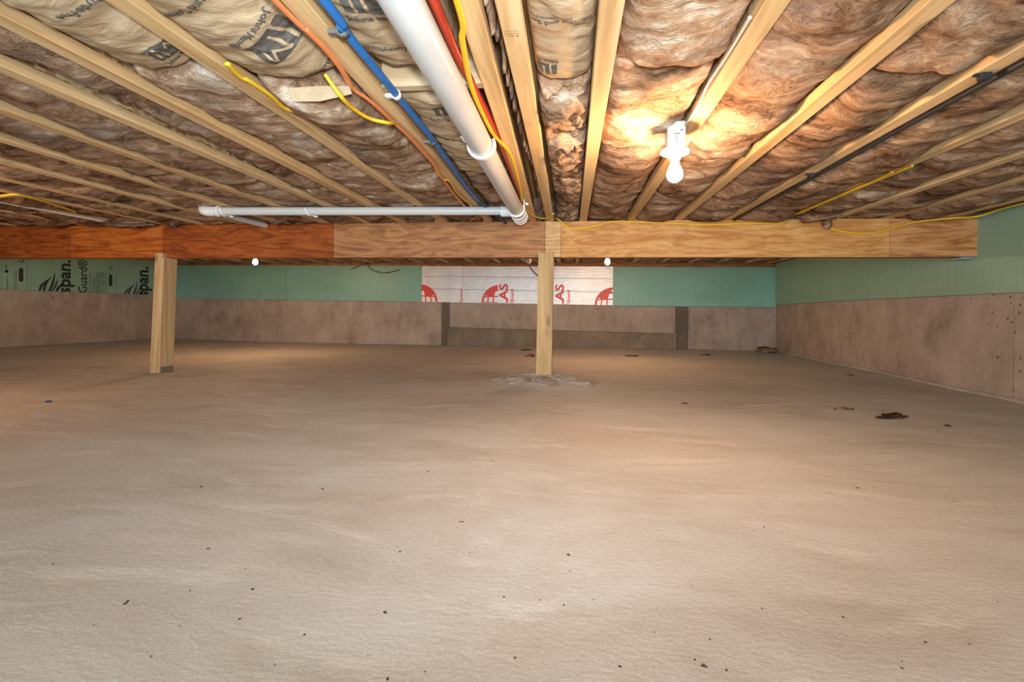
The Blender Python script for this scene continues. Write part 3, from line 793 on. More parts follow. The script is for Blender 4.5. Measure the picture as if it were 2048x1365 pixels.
# ------------------------------------------------------------------ foam boards on the walls
def board_far(px0, px1, pb0, pb1, top, label, mat, y=YF-.012, th=.03):
    a, b = onY(px0, 600, y).x, onY(px1, 600, y).x
    za, zb = onY(px0, pb0, y).z, onY(px1, pb1, y).z
    m = MB(); vs = [(a+.002, y, za), (b-.002, y, zb), (b-.002, y, top), (a+.002, y, top)]; vs += [(p[0], y+th, p[2]) for p in vs]
    m.add(vs, [(0, 1, 2, 3), (7, 6, 5, 4), (0, 4, 5, 1), (1, 5, 6, 2), (2, 6, 7, 3), (3, 7, 4, 0)])
    o = m.build('foam_board', M[mat], origin=centre(m)); tag(o, label, 'foam board', 'foam boards on the walls'); return o, a, b, za, zb
xcL = onY(312, 600, YF).x
board_far(302, 571, 596, 600, 1.172, 'dark green foam board on the far wall next to the left post', 'foam')
board_far(571, 843, 600, 604, 1.168, 'green foam board on the far wall left of the silver board, reflecting a bulb', 'foam')
FB1 = board_far(843, 925, 604, 605.5, 1.163, 'silver foil board on the far wall, narrow left piece with half a red globe', 'foil')
FB2 = board_far(925, 1226, 605.5, 611, 1.158, 'wide silver foil board with red lettering on the far wall behind the middle post', 'foil')
board_far(1226, 1553.5, 612, 614.5, 1.150, 'green foam board on the far wall between the silver board and right corner', 'foam', y=YF-.03, th=.048)
def board_side(X, th, y0, y1, z0, z1, zt0, zt1, label, mat):
    m = MB(); xx = X+th
    vs = [(X, y0, z0), (X, y1, z1), (X, y1, zt1), (X, y0, zt0)]; vs += [(xx, p[1], p[2]) for p in vs]
    q = [(0, 1, 2, 3), (7, 6, 5, 4), (0, 4, 5, 1), (1, 5, 6, 2), (2, 6, 7, 3), (3, 7, 4, 0)]
    if th > 0: q = [tuple(reversed(f)) for f in q]
    m.add(vs, q)
    o = m.build('foam_board', M[mat], origin=centre(m)); tag(o, label, 'foam board', 'foam boards on the walls'); return o
XF = XR-.03
board_side(XF, .028, 5.47, YF-.035, .648, .611, 1.205, 1.205, 'olive green foam board on the right wall beyond the beam end', 'foam_side')
board_side(XF, .028, 3.0, 5.466, .668, .648, 1.232, 1.232, 'olive green foam board on the right wall beside the beam end', 'foam_side')
board_side(XF, .028, YB+.05, 2.996, .69, .668, 1.232, 1.232, 'olive green foam board on the right wall nearest the viewer', 'foam_side')
XW = XL+.03
LB = board_side(XW, -.028, 5.43, YF-.02, .690, .683, 1.215, 1.215, 'pale green foam board printed with black leaf logos on the left wall', 'foam_print')
board_side(XW, -.028, YB+.05, 5.425, .675, .672, 1.215, 1.215, 'pale green foam board on the left wall at the photo edge', 'foam_print')

# print on the left board: x to the right = +Y, up = +z
def wall_print(parent, geo, P, r, u, nrm, name, mat, planes=None, lift=.0012):
    vs, fs = geo
    v2 = [P+r*v.x+u*v.y+nrm*(lift+v.z) for v in vs]
    if planes: v2, fs = clip(v2, fs, planes)
    m = MB(); m.add(v2, fs)
    if m.f: return m.build(name, M[mat], parent, origin=centre(m))
LY, LZ, LN = Vector((0, 1, 0)), Vector((0, 0, 1)), Vector((1, 0, 0))
def L(px, py): return onX(px, py, XW)
cutL = [((XW, 0, .684), (0, 0, -1))]
def ltext(body, px, y0, y1, width, bold=.0, clipb=True):
    """vertical lettering reading upwards between pixel rows y0 (start) and y1 (end)"""
    a, b = L(px, y0), L(px, y1); ln = (b-a).length
    vs, fs = text_geo(body, 1.0, bold); w0 = max(v.x for v in vs)-min(v.x for v in vs); h0 = max(v.y for v in vs)-min(v.y for v in vs)
    wy = abs(L(px+width/2, (y0+y1)/2).y-L(px-width/2, (y0+y1)/2).y)
    cxm = (max(v.x for v in vs)+min(v.x for v in vs))/2; cym = (max(v.y for v in vs)+min(v.y for v in vs))/2
    vs = [Vector(((v.x-cxm)*ln/w0, (v.y-cym)*wy/h0, 0)) for v in vs]
    wall_print(LB, (vs, fs), (a+b)/2, LZ, -LY, LN, 'printed_text', 'ink_black', cutL)
ltext('span.', 136, 588, 520, 27, .03)
ltext('Guard\u00ae', 165, 586, 519, 19, .012)
ltext('span.', 292, 594, 534, 25, .03)
ltext('EPS Insulation Board', 179, 588, 546, 4)
for k, (px, y0, y1, wd, rows) in enumerate(((184, 588, 560, 3, 1), (188.5, 588, 555, 3, 1), (193, 590, 545, 3, 1), (196, 590, 544, 2.5, 1), (199, 590, 545, 3, 1), (203, 590, 545, 2.4, 1), (206, 590, 543, 2.4, 1), (209.5, 590, 546, 2.2, 1), (213, 590, 556, 2.0, 1), (231.5, 591, 543, 2.0, 1), (54.5, 584, 529, 2.0, 1), (28.5, 584, 544, 2.4, 1), (32, 584, 544, 2.4, 1), (61.5, 584, 545, 1.2, 1), (14, 584, 554, 3.6, 1), (12, 540, 527, 6, 3))):
    a, b = L(px, y0), L(px, y1); wy = abs(L(px+wd/2, y0).y-L(px-wd/2, y0).y)
    wall_print(LB, dashes((b-a).length, wy, 70+k, rows), (a+b)/2, LZ, -LY, LN, 'printed_line', 'ink_black', cutL)
def capsule(px, y0, y1, wd):
    a, b = L(px, y0), L(px, y1); hw = abs(L(px+wd/2, y0).y-L(px-wd/2, y0).y)/2; ln = (b-a).length
    pts = [Vector((hw*math.cos(t), ln/2-hw+hw*math.sin(t), 0)) for t in [math.pi*k/8 for k in range(9)]]+[Vector((hw*math.cos(t), -ln/2+hw+hw*math.sin(t), 0)) for t in [math.pi+math.pi*k/8 for k in range(9)]]
    wall_print(LB, (pts, [tuple(range(18))]), (a+b)/2, LY, LZ, LN, 'printed_badge', 'ink_black', cutL)
capsule(42, 564, 536, 9); capsule(221, 573, 549, 7); capsule(13, 546, 540, 8)
for px, py, r in ((43, 521, 3.5), (222, 538, 3.2)):
    c = L(px, py); rr = r*.0085
    pts = [Vector((rr*math.cos(t)*k, rr*math.sin(t)*k, 0)) for k in (1, .66) for t in [2*math.pi*j/14 for j in range(14)]]
    wall_print(LB, (pts, [(j, (j+1) % 14, 14+(j+1) % 14, 14+j) for j in range(14)]), c, LY, LZ, LN, 'printed_ring', 'ink_black', cutL)
def petal(bx_, by_, tx_, ty_, wd, bend):
    a, b = L(bx_, by_), L(tx_, ty_); d = b-a; n = LN.cross(d).normalized(); pts1, pts2 = [], []
    for k in range(9):
        t = k/8; c = a+d*t+n*(bend*math.sin(math.pi*t)*d.length); w_ = wd*math.sin(math.pi*min(1, t*.85+.12))*(1-t*.55)
        if k == 8: w_ = 0.0004
        pts1.append(c+n*w_); pts2.append(c-n*w_)
    vs = pts1+pts2; fs = [(k, k+1, 10+k, 9+k) for k in range(8)]
    v2, f2 = clip([v+LN*.0012 for v in vs], fs, cutL); m = MB(); m.add(v2, f2)
    if m.f: m.build('printed_leaf', M['ink_black'], LB, origin=centre(m))
for ox, oy, sc in ((0, 0, 1), (169, 11, .86)):
    def q(x, y): return (82+ox+(x-82)*sc, 581+oy*1.0+(y-581)*sc)
    for (b_, t_, wd, bend) in ((q(78, 586), q(95, 560), .032, .12), (q(87, 586), q(105, 552), .038, .12), (q(97, 585), q(110, 543), .036, -.06), (q(103, 583), q(115, 555), .026, -.10), (q(112, 583), q(128, 566), .04, .05)):
        petal(*b_, *t_, wd*sc*.62, bend)

# print on the silver boards
YP = YF-.012
def R_(px, py): return onY(px, py, YP)
def globe(parent, cx, cy, rad, x0, x1, zb):
    c = R_(cx, cy); r = rad*R_(cx+1, cy).x-rad*R_(cx, cy).x
    geo_v, geo_f = [], []
    lay = [0]
    def strip(p, wd):
        lay[0] += 1
        b = len(geo_v)
        for i, a in enumerate(p):
            t = (p[min(i+1, len(p)-1)]-p[max(i-1, 0)]).normalized(); n_ = Vector((-t.y, t.x, 0))
            geo_v.extend([a+n_*wd+Vector((0, 0, .0007*lay[0])), a-n_*wd+Vector((0, 0, .0007*lay[0]))])
        for i in range(len(p)-1): geo_f.append((b+2*i, b+2*i+2, b+2*i+3, b+2*i+1))
    arc = lambda rx, ry, a0, a1: [Vector((rx*math.cos(t), ry*math.sin(t), 0)) for t in [a0+(a1-a0)*k/24 for k in range(25)]]
    sg = 1 if cx < 900 else -1
    strip(arc(r, r, 0, math.pi), .016)
    for k in (.35, .68): strip(arc(r*k, r, 0, math.pi), .009)
    for h in (.0, .36, .7): strip([Vector((-r*math.sqrt(1-h*h), r*h*.95, 0)), Vector((0, r*h*1.06, 0)), Vector((r*math.sqrt(1-h*h), r*h*.95, 0))], .009)
    # filled patch
    b = len(geo_v)
    pa = [Vector((sg*r*x, r*y, .0056)) for x, y in ((.36, .38), (.68, .36), (.86, .5), (.66, .73), (.4, .9), (.12, .98), (.05, .72), (.3, .7))]
    geo_v.extend(pa); geo_f.append(tuple(b+i for i in range(len(pa))))
    wall_print(parent, (geo_v, geo_f), c, Vector((1, 0, 0)), LZ, Vector((0, -1, 0)), 'printed_globe', 'ink_red', [((x0, 0, 0), (-1, 0, 0)), ((x1, 0, 0), (1, 0, 0)), ((0, 0, zb), (0, 0, -1))])
globe(FB1[0], 840, 605, 33, FB1[1]+.004, FB1[2], FB1[3]+.001)
globe(FB2[0], 998, 606, 33, FB2[1]+.004, R_(996, 600).x, R_(980, 606).z)
globe(FB2[0], 1226, 612, 35, FB2[1]+.004, FB2[2]-.004, FB2[4]+.001)
def rtext(parent, body, px, y0, y1, wd, bold, up=True, zb=None, mat='ink_red'):
    a, b = R_(px, y0), R_(px, y1); ln = (b-a).length
    vs, fs = text_geo(body, 1.0, bold); mx, mn = max(v.x for v in vs), min(v.x for v in vs); my, ny = max(v.y for v in vs), min(v.y for v in vs)
    wx = abs(R_(px+wd/2, y0).x-R_(px-wd/2, y0).x)
    vs = [Vector(((v.x-(mx+mn)/2)*ln/(mx-mn), (v.y-(my+ny)/2)*wx/(my-ny), 0)) for v in vs]
    wall_print(parent, (vs, fs), (a+b)/2, LZ if up else -LZ, Vector((-1, 0, 0)) if up else Vector((1, 0, 0)), Vector((0, -1, 0)), 'printed_text', mat, [((0, 0, zb), (0, 0, -1))] if zb else None)
zb2 = R_(1010, 606).z
rtext(FB2[0], 'LAS', 1007, 613, 568, 18, .03, zb=zb2)
rtext(FB2[0], 'Shield', 1024, 606, 579, 7, .02, zb=zb2)
rtext(FB2[0], 'LAS', 1119, 615, 569, 18, .03, zb=zb2-.01)
rtext(FB2[0], 'Shield', 1137, 608, 581, 7, .02, zb=zb2-.01)
rtext(FB1[0], 'energy', 921.5, 579, 607, 6, .02, up=False, zb=FB1[4]+.004)
# horizontal score lines on the silver boards
for fb, rows in ((FB1, ((553, 553.5), (578, 579))), (FB2, ((553.5, 558), (579, 585)))):
    for k, (ya, yb) in enumerate(rows):
        a, b = onY(845 if fb is FB1 else 926, ya, YP), onY(924 if fb is FB1 else 1225, yb, YP); m = MB(); n_ = 24; rnd = random.Random(k+3)
        m.tube([a+(b-a)*(j/n_)+Vector((0, -.0005, rnd.uniform(-.004, .004))) for j in range(n_+1)], .003, 5)
        m.build('foil_crease', M['strapm'], fb[0], origin=centre(m))

# ------------------------------------------------------------------ pipes
main = empty('drain_pipe', (-.357, 3.4, 1.12)); tag(main, 'thick white plastic drain pipe hanging under the joists towards the beam', 'pipe')
zc = 1.163
m = MB(); m.tube([(-.357, YB+.1, zc), (-.357, 1.0, zc), (-.358, 3.34, zc-.004)], .0445, 28); m.build('pipe_run', M['pvc'], main, origin=(-.357, 1, zc))
m = MB(); m.tube([(-.358, 3.345, zc-.004), (-.360, 3.60, zc-.006)], .0475, 28); m.build('tee_fitting', M['pvc'], main, origin=(-.358, 3.45, zc))
for y in (3.415, 3.51, 3.588):
    m = MB(); m.lathe([(-.010, .047), (-.008, .0535), (.008, .0535), (.010, .047)], (-.359, y, zc-.005), Vector((0, 1, 0)), 28, False); m.build('hub_ring', M['pvc2'], main, origin=(-.359, y, zc))
m = MB(); m.tube([(-.40, 3.42, zc+.004), (-.47, 3.425, zc+.006)], [.034, .036], 20); m.build('tee_branch', M['pvc2'], main, origin=(-.43, 3.42, zc))
# print on the pipe
m = MB()
for rep in range(3):
    g = dashes(.5, .006, 50+rep)
    vs, fs = refine(*g, .01)
    ang0 = math.radians(-38)
    pts = []
    for v in vs:
        a = ang0+v.y/.0448; pts.append((-.357+.0448*math.cos(a), 1.3+rep*.62-v.x, zc+.0448*math.sin(a)))
    m.add(pts, fs)
m.build('pipe_print', M['ink_pink'], main, origin=(-.33, 1.9, zc))
def hook(y, tail, label, cxx=-.357, r=.049, zz=zc, side=-1):
    root = empty('pipe_hanger', (cxx, y, zz-r)); tag(root, label, 'pipe hanger', 'white plastic pipe hangers')
    m = MB(); n = 26; vs, fs = [], []
    for k in range(n+1):
        a = math.radians(-205+230*k/n) if side < 0 else math.radians(-205+230*k/n)
        c, s = math.cos(a), math.sin(a)
        for rr, dy in ((r-.002, -.014), (r+.008, -.012), (r+.008, .012), (r-.002, .014)): vs.append((cxx+rr*c, y+dy, zz+rr*s))
    for k in range(n):
        for q_ in range(4): fs.append((4*k+q_, 4*k+(q_+1) % 4, 4*k+4+(q_+1) % 4, 4*k+4+q_))
    m.add(vs, fs); m.build('hook_band', M['pvc2'], root, origin=(cxx, y, zz-r))
    m = MB()
    for p0, p1, rr in tail: m.tube([p0, p1], rr, 8)
    m.build('hook_tail', M['pvc2'], root, origin=centre(m))
hook(2.01, [((-.405, 2.01, zc+.012), (-.427, 2.01, zc+.03), .011), ((-.42, 2.01, zc+.026), (-.44, 2.01, zc+.036), .005)], 'nearer white hook hanger on the thick drain pipe')
hook(3.30, [((-.308, 3.30, zc+.03), (-.295, 3.2, JB+.03), .006), ((-.294, 3.30, zc+.022), (-.288, 3.30, zc+.034), .013)], 'farther white hook hanger on the thick drain pipe beside the tee')
br = empty('branch_pipe', (-1.5, 3.38, 1.14)); tag(br, 'thin white plastic branch pipe running left parallel to the beam', 'pipe')
zb_ = 1.176
m = MB(); m.tube([(-.455, 3.425, zb_-.003), (-1.5, 3.39, zb_), (-2.45, 3.335, zb_)], .0285, 20); m.build('pipe_run', M['pvc'], br, origin=(-1.5, 3.39, zb_))
m = MB(); m.tube(spline([(-2.42, 3.337, zb_), (-2.50, 3.333, zb_), (-2.54, 3.34, zb_+.008), (-2.56, 3.355, zb_+.028)], 5), .034, 18); m.build('elbow', M['pvc2'], br, origin=(-2.52, 3.34, zb_))
m = MB(); m.lathe([(-.012, .034), (-.01, .038), (.01, .038), (.012, .034)], (-2.435, 3.336, zb_), Vector((1, 0, 0)), 20, False); m.build('elbow_rim', M['pvc2'], br, origin=(-2.43, 3.33, zb_))
m = MB(); m.tube([(-2.52, 3.52, 1.186), (-2.49, 3.98, 1.181)], .022, 16)
tag(m.build('vent_pipe', M['pvc'], origin=(-2.5, 3.7, 1.16)), 'short thin white pipe between the branch pipe and the beam', 'pipe')
def strap(x, y, label, hgt):
    root = empty('pipe_strap', (x, y, zb_-.03)); tag(root, label, 'pipe hanger', 'white straps on the branch pipe')
    m = MB(); n = 20; vs, fs = [], []
    for k in range(n+1):
        a = math.radians(-215+240*k/n); c, s = math.cos(a), math.sin(a)
        for rr, dx in ((.029, -.008), (.034, -.008), (.034, .008), (.029, .008)): vs.append((x+dx-.012*s, y+rr*c, zb_+rr*s))
    for k in range(n):
        for q_ in range(4): fs.append((4*k+q_, 4*k+(q_+1) % 4, 4*k+4+(q_+1) % 4, 4*k+4+q_))
    m.add(vs, fs); m.build('strap_band', M['pvc2'], root, origin=(x, y, zb_))
    m = MB(); m.tube([(x+.006, y+.032, zb_-.018), (x+.05, y+.034, zb_-.034)], .008, 8); m.build('strap_tail', M['pvc2'], root, origin=centre(m))
strap(-2.40, 3.338, 'white strap on the branch pipe next to its elbow', 0); strap(-1.80, 3.374, 'white strap on the middle of the branch pipe', 0)

# ------------------------------------------------------------------ tubes and cables
def cable(name, pts, r, mat, label, cat='cable', n=8, flat=1.0, sp=8):
    m = MB(); m.tube(spline(pts, sp) if sp else pts, r, n, flat=flat)
    return tag(m.build(name, M[mat], origin=centre(m)), label, cat)
zb1 = JB-.010
xb = lambda y: jx(16, y)+JW
bl = [(xb(-1)+.014, -2.2, 1.213), (xb(0)+.03, 0, 1.204)]+[onz(x, y, 1.203) for x, y in ((648, 0), (690, 62), (795, 192), (868, 283), (930, 370), (956, 401))]
cable('water_tube', bl, .0115, 'blue', 'blue plastic water tube clipped along a joist', 'tube', 12)
cable('water_tube', [onz(956, 401, 1.203), onz(975, 415, 1.2), onz(992, 428, 1.197), onz(1012, 447, 1.2)], [.0115]*1+[.0125]*24, 'bluegrey', 'dark wrapped end of the blue tube running to the beam', 'tube', 10)
for px, py, lab, mt in ((686, 62, 'black clip on the blue tube nearest the viewer', 'grey'), (793, 190, 'pale tape band on the blue tube near the wooden blocking', 'white'), (866, 283, 'dark clip on the blue tube beyond the wooden blocking', 'grey')):
    c = onz(px, py, 1.203); m = MB()
    m.lathe([(-.011, .0125), (-.011, .016), (.011, .016), (.011, .0125)], c, Vector((0, 1, 0)), 10, False)
    m.box(c.x-.036, c.x-.008, c.y-.01, c.y+.01, c.z-.008, c.z+.004, .002)
    tag(m.build('tube_clip', M[mt], origin=c), lab, 'clip', 'clips on the blue tube')
rd = [(-.305, -2.2, 1.224), (-.315, .2, 1.224)]+[onz(x, y, 1.224) for x, y in ((867, 0), (911, 103), (956, 191), (996, 273), (1033, 369))]+[Vector((-.331, 3.6, 1.228)), Vector((-.335, 4.05, 1.235))]
cable('water_tube', rd, .0125, 'red', 'red plastic water tube running beside the thick drain pipe', 'tube', 12)
orr = [(-.66, -2.2, 1.2), (-.675, 0, 1.2)]+[onz(x, y, 1.198) for x, y in ((549, 0), (613, 61), (655, 103), (686, 144), (706, 178), (740, 202), (785, 243), (829, 284), (867, 328), (893, 369), (920, 403), (945, 430))]
cable('cable', orr, .0085, 'orange', 'orange flat cable weaving along the blue tube joist', flat=.55)
cable('cable', [onz(*p, 1.197) for p in ((866, 326), (875, 345), (886, 358), (900, 364), (914, 386), (941, 411), (955, 430))], .006, 'yellow', 'short yellow cable crossing the orange cable near the beam', flat=.6)
cable('cable', [(-.27, -2.2, 1.2), (-.25, .3, 1.2)]+[onz(*p, 1.206) for p in ((913, 0), (925, 85), (945, 181), (983, 263), (1003, 287), (1019, 306), (1031, 340), (1040, 376), (1046, 410), (1058, 425), (1078, 436), (1095, 436), (1106, 428))], .0085, 'yellow', 'yellow cable running beside the thick drain pipe and red tube', flat=.6)
cable('cable', [onz(*p, 1.2) for p in ((455, 128), (480, 153), (500, 163), (541, 191), (568, 215), (594, 224))], .0085, 'yellow', 'yellow cable along the joist below the clear logo batt', flat=.7)
cable('cable', [Vector((-.735, 1.47, 1.215))]+[onz(*p, 1.163) for p in ((681, 192), (705, 216), (739, 237), (777, 246))]+[Vector((-.645, 1.84, 1.2))], .0075, 'yellow', 'short yellow cable loop drooping in front of the sagging pale batt', flat=.8)
beamc = [onY(*p, BY-.008) for p in ((1112, 428), (1118, 440), (1131, 452), (1150, 458), (1191, 452), (1222, 444), (1270, 444), (1394, 449), (1440, 449), (1500, 447), (1566, 446))]
beamc[0].z = 1.23
beamc += [Vector((1.543, 3.98, 1.2)), Vector((1.546, 3.6, 1.2015)), Vector((1.546, 3.2, 1.2015)), Vector((1.545, 2.85, 1.2015)), Vector((1.532, 2.7, 1.204))]
cable('cable', beamc, .0075, 'yellow', 'yellow cable stapled along the face of the beam right of the post joint')
cable('cable', [Vector((1.562, 3.8, 1.2035)), Vector((1.563, 3.3, 1.2035)), Vector((1.563, 2.9, 1.2035)), Vector((1.562, 2.6, 1.2035))], .006, 'yellow', 'second yellow cable beside the joist where the beam cable climbs')
yc = [onY(*p, BY-.01) for p in ((1655, 440), (1664, 457), (1690, 464), (1720, 467), (1750, 465), (1785, 457), (1832, 444))]
yc += [Vector((2.62, 3.9, 1.178)), onX(1960, 432, 2.76), onX(2048, 407, 2.80), Vector((2.82, 2.4, 1.19)), Vector((2.82, 0, 1.19))]
cable('cable', yc, .0065, 'yellow', 'yellow cable looping from the right end of the beam along the wall')
cable('cable', [Vector((-4.6, 3.35, 1.186)), onz(0, 393, 1.186), onz(60, 395, 1.186), Vector((-3.55, 3.35, 1.186))], .007, 'yellow', 'yellow cable crossing the joists at the far left photo edge')
cable('cable', [Vector((jx(7, y)+.03, y, JB-.006)) for y in (-1, 1.5, 3.0, 3.85)], .0085, 'white', 'white cable along a joist at the far left', sp=4)
blk = [Vector((1.208, y, 1.204+.002*math.sin(y*4))) for y in (-2, 0, 1.2, 1.7, 2.2, 2.8, 3.4, 4.06)]
cable('cable', blk, .009, 'black', 'black cable clipped along the right edge of a joist')
for px, py, lab in ((1970, 154, 'black clip on the black cable nearer the viewer'), (1623, 351, 'black clip on the black cable nearer the beam')):
    c = onz(px, py, 1.2); m = MB(); m.box(c.x-.016, c.x+.014, c.y-.012, c.y+.012, c.z-.010, c.z+.010, .003); m.box(c.x-.03, c.x-.015, c.y-.006, c.y+.006, c.z+.002, c.z+.009, .001)
    tag(m.build('cable_clip', M['black'], origin=c), lab, 'clip', 'clips on the black cable')
cable('cable', [onz(*p, 1.214) for p in ((1500, 35), (1478, 72), (1461, 100), (1447, 122), (1418, 165), (1403, 197), (1381, 236), (1362, 258))], .0048, 'lampcord', 'white cable along the bulb joist leading to the lamp box')
# loose ends by the tee
for k, (mt, lab, pts) in enumerate((('yellow', 'loose yellow wire ends sticking out left of the tee fitting', ((940, 443), (952, 434), (966, 428))), ('red', 'loose red wire end sticking out left of the tee fitting', ((950, 443), (957, 436), (962, 430))))):
    cable('loose_wire', [onz(*p, 1.205) for p in pts], .004, mt, lab, 'wire')
cable('loose_wire', [onY(*p, YF-.04) for p in ((700, 540), (715, 533), (730, 528), (745, 541), (770, 546), (800, 540))], .008, 'rust_scrap', 'brown wire with a frayed end hanging at the top of the green far wall board', 'wire')
cable('loose_wire', [onY(*p, YF-.04) for p in ((1058, 532), (1064, 540), (1070, 547), (1076, 552))], .008, 'scrap', 'thin brown wire hanging down over the silver board', 'wire')

# ------------------------------------------------------------------ lamps
def lamp(x, y, label, lit=True, zt=JB, tilt=0.0, box=True):
    root = empty('lamp', (x, y, zt-.19)); tag(root, label, 'lamp', 'bare bulb lamps on the joists')
    if box:
        m = MB(); m.box(x-.033, x+.033, y-.033, y+.033, zt-.078, zt+.02, .004); b = m.build('junction_box', M['boxm'], root, origin=(x, y, zt-.03))
        m = MB(); m.box(x-.012, x+.012, y-.0345, y-.033, zt-.03, zt-.027); m.box(x+.012, x+.022, y-.0345, y-.033, zt-.018, zt-.013); m.box(x-.002, x, y-.0345, y-.033, zt-.062, zt-.034); m.build('box_slot', M['grey'], b, origin=(x, y-.034, zt-.04))
    c = (x, y, 0)
    m = MB(); m.lathe([(zt-.0785, .035), (zt-.080, .052), (zt-.085, .0555), (zt-.093, .0545), (zt-.097, .046), (zt-.099, .027), (zt-.110, .0225), (zt-.117, .019)], c, n=28); m.build('lamp_holder', M['porcelain'], root, origin=(x, y, zt-.1))
    zb = zt-.116
    prof = [(0, .0135), (-.008, .014), (-.018, .0165), (-.030, .022), (-.040, .0265), (-.050, .0292), (-.058, .0298), (-.067, .0285), (-.076, .0235), (-.083, .0155), (-.087, .007), (-.0875, .001)]
    m = MB(); m.lathe([(zb+h, r) for h, r in prof], c, n=24); m.build('bulb', M['bulb' if lit else 'bulb_off'], root, origin=(x, y, zb-.05))
    return root
lamp(.383, 2.02, 'near lit bare bulb in a white porcelain holder hanging from a joist')
lamp(.385, 5.75, 'small lit bulb beyond the beam right of the middle post')
lamp(-3.72, 5.75, 'small lit bulb beyond the beam right of the left post')
lamp(-.47, 5.68, 'unlit clear bulb glinting under the beam left of the middle post', lit=False, zt=JB+.01)
lamp(-3.75, 2.0, 'lit bare bulb outside the left edge of the photo')

# ------------------------------------------------------------------ strap scraps and hanging tufts
for k, (i, px, py) in enumerate(((9, 140, 382), (10, 237, 378), (11, 240, 352), (11, 352, 380), (12, 463, 380), (13, 572, 375))):
    y = onz(px, py, JB+.012).y; x = jx(i, y)+JW
    m = MB(); m.tube([(x+.002, y-.004, JB+.006), (x+.003, y, JB+.02), (x+.004, y+.008, JB+.036), (x+.02, y+.02, JB+.046)], .006, 6, flat=.5)
    tag(m.build('strap_scrap', M['strapm'], origin=(x, y, JB)), ['grey strap scrap stuck on the seventh joist left of the blue tube joist', 'grey strap scrap stuck on the sixth joist left of the blue tube joist', 'grey strap scrap nearer the viewer on the fifth joist left of the blue tube joist', 'grey strap scrap farther away on the fifth joist left of the blue tube joist', 'grey strap scrap stuck on the fourth joist left of the blue tube joist', 'curled grey strap scrap stuck on the third joist left of the blue tube joist'][k], 'scrap', 'strap scraps on the joists')
def blob(c, rx, ry, rz, seed, amp=.5, sub=3, fr=2.2):
    bm = bmesh.new(); bmesh.ops.create_icosphere(bm, subdivisions=sub, radius=1)
    vs = []
    bm.verts.index_update()
    for v in bm.verts:
        d = v.co.normalized(); k = 1+amp*fbm(d.x*fr+seed, d.y*fr, d.z*fr, 4)
        vs.append((c[0]+d.x*rx*k, c[1]+d.y*ry*k, c[2]+d.z*rz*k))
    fs = [tuple(v.index for v in f.verts) for f in bm.faces]; bm.free()
    return vs, fs
def tuft(name, c, rx, ry, rz, seed, mat, label, cat, group=None, amp=.6):
    m = MB(); v, f = blob(c, rx, ry, rz, seed, amp); m.add(v, f, True)
    return tag(m.build(name, M[mat], origin=centre(m)), label, cat, group)
tuft('insulation_tuft', (1.74, 3.93, 1.203), .13, .12, .032, 3.3, 'fibre', 'ragged brown insulation tuft hanging over the top of the beam on the right', 'insulation')
tuft('insulation_tuft', (1.855, 4.045, 1.178), .035, .022, .045, 5.3, 'fibre', 'pointed end of insulation hanging over the beam face on the right', 'insulation')
tuft('insulation_tuft', (-3.72, 3.95, 1.205), .22, .12, .03, 8.3, 'fibre_dark', 'brown insulation tuft bulging over the top of the beam on the far left', 'insulation')
tuft('insulation_tuft', (-3.33, 4.0, 1.205), .04, .05, .035, 4.3, 'fibre_dark', 'small brown insulation wisp hanging over the beam above the left post', 'insulation')
tuft('insulation_tuft', (-2.36, 3.98, 1.21), .08, .05, .02, 6.1, 'fibre_dark', 'dark insulation tuft behind the short white pipe at the beam', 'insulation')

# ------------------------------------------------------------------ scraps on the floor
def scrap(px, py, rx, ry, rz, label, mat='scrap', seed=1.0, rot=0.0):
    p = onz(px, py, FZ); p = onz(px, py, fh(p.x, p.y)); z = fh(p.x, p.y)
    m = MB(); v, f = blob((0, 0, 0), rx, ry, rz, seed, .75, 2 if rx < .05 else 3, 1.9)
    ca, sa = math.cos(rot), math.sin(rot)
    m.add([(p.x+x*ca-y*sa, p.y+x*sa+y*ca, z+rz*.45+zz) for x, y, zz in v], f, True)
    tag(m.build('insulation_scrap', M[mat], origin=(p.x, p.y, z)), label, 'scrap', 'insulation scraps on the floor')
scrap(1785, 836, .085, .028, .016, 'long brown insulation scrap lying on the floor near the right wall, larger of two', seed=2.1, rot=.5)
scrap(1688, 820, .05, .016, .008, 'thin brown insulation scrap lying left of the larger scrap near the right wall', seed=4.1, rot=.15)
scrap(1060, 714, .055, .04, .022, 'rusty orange insulation scrap beside the foot of the middle post', 'rust_scrap', 6.1)
scrap(1052, 701, .06, .03, .010, 'dark flat scrap on the floor behind the middle post', seed=7.7)
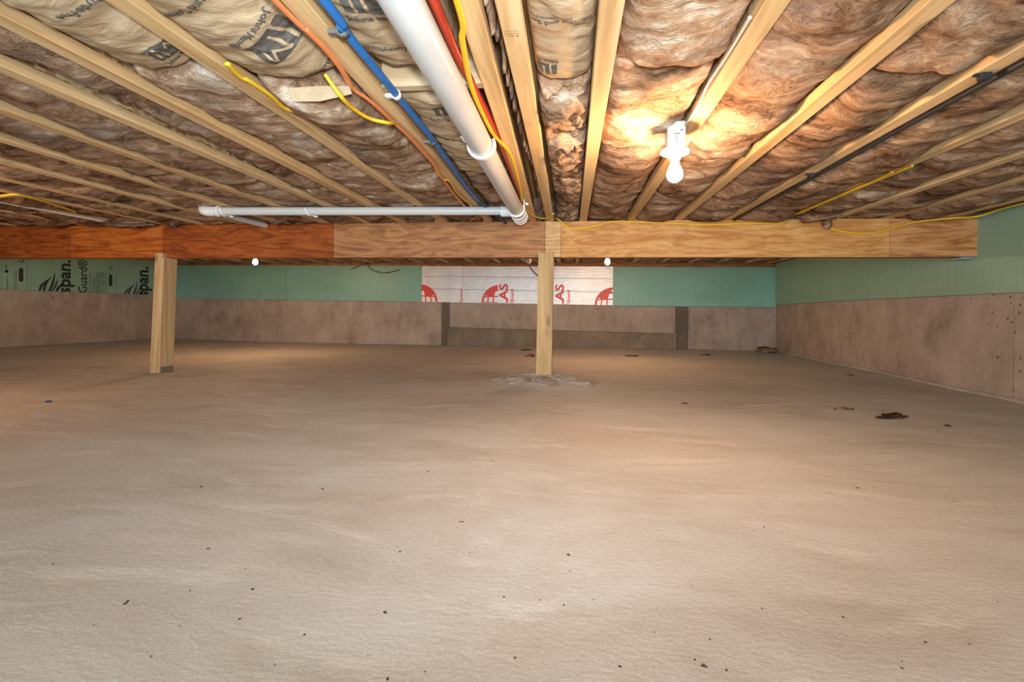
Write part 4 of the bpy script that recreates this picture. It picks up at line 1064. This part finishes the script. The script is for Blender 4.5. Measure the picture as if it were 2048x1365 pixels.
scrap(1262, 713, .075, .03, .012, 'brown flat scrap on the floor below the bulb beyond the beam', seed=9.7, rot=.1)
scrap(1411, 711, .055, .03, .010, 'small dark scrap on the floor in front of the right dark wall strip', seed=11.7)
scrap(1535, 706, .13, .08, .05, 'heap of rusty orange debris in the far right corner', 'rust_scrap', 13.7)
scrap(1699, 752, .03, .02, .012, 'tiny reddish scrap on the floor beside the right wall', 'rust_scrap', 15.7)
scrap(1370, 808, .022, .01, .005, 'tiny brown fleck on the floor in the middle right', seed=17.7)
scrap(1895, 853, .014, .01, .006, 'tiny brown fleck on the floor right of the long insulation scrap', seed=18.7)
scrap(97, 805, .016, .012, .008, 'tiny dark blue fleck on the floor at the left', 'bluegrey', 19.7)
scrap(1180, 692, .16, .05, .03, 'dark debris line against the curb of the far wall', 'scrap', 23.1)
m = MB(); rnd = random.Random(21)
spots = [(505, 1177), (645, 976), (1008, 1194), (1030, 1318), (1240, 1338), (855, 943), (1895, 853), (985, 923), (1528, 1056), (800, 1100), (416, 1096), (1137, 1110), (770, 1223), (609, 1268), (1420, 1282), (1042, 906), (920, 1042), (925, 1042), (250, 1205), (402, 973), (255, 1200), (1715, 977), (530, 775), (1408, 1338), (775, 1358)]
spots += [(rnd.uniform(60, 2000), rnd.uniform(800, 1350)) for _ in range(70)]
for k, (px, py) in enumerate(spots):
    p = onz(px, py, FZ); z = fh(p.x, p.y); s = rnd.uniform(.0022, .0042) if k < 25 else rnd.uniform(.0012, .0025); a = rnd.uniform(0, 3)
    pts = [(p.x+s*1.7*math.cos(t)*math.cos(a)-s*math.sin(t)*math.sin(a), p.y+s*1.7*math.cos(t)*math.sin(a)+s*math.sin(t)*math.cos(a), z-.0005) for t in (0, 1.05, 2.1, 3.14, 4.2, 5.2)]
    m.add(pts+[(p.x, p.y, z+s*.9)], [(i, (i+1) % 6, 6) for i in range(6)])
o = m.build('floor_specks', M['black'], origin=(0, 2, FZ)); tag(o, 'tiny dark specks scattered over the pale floor', 'debris'); o['kind'] = 'stuff'
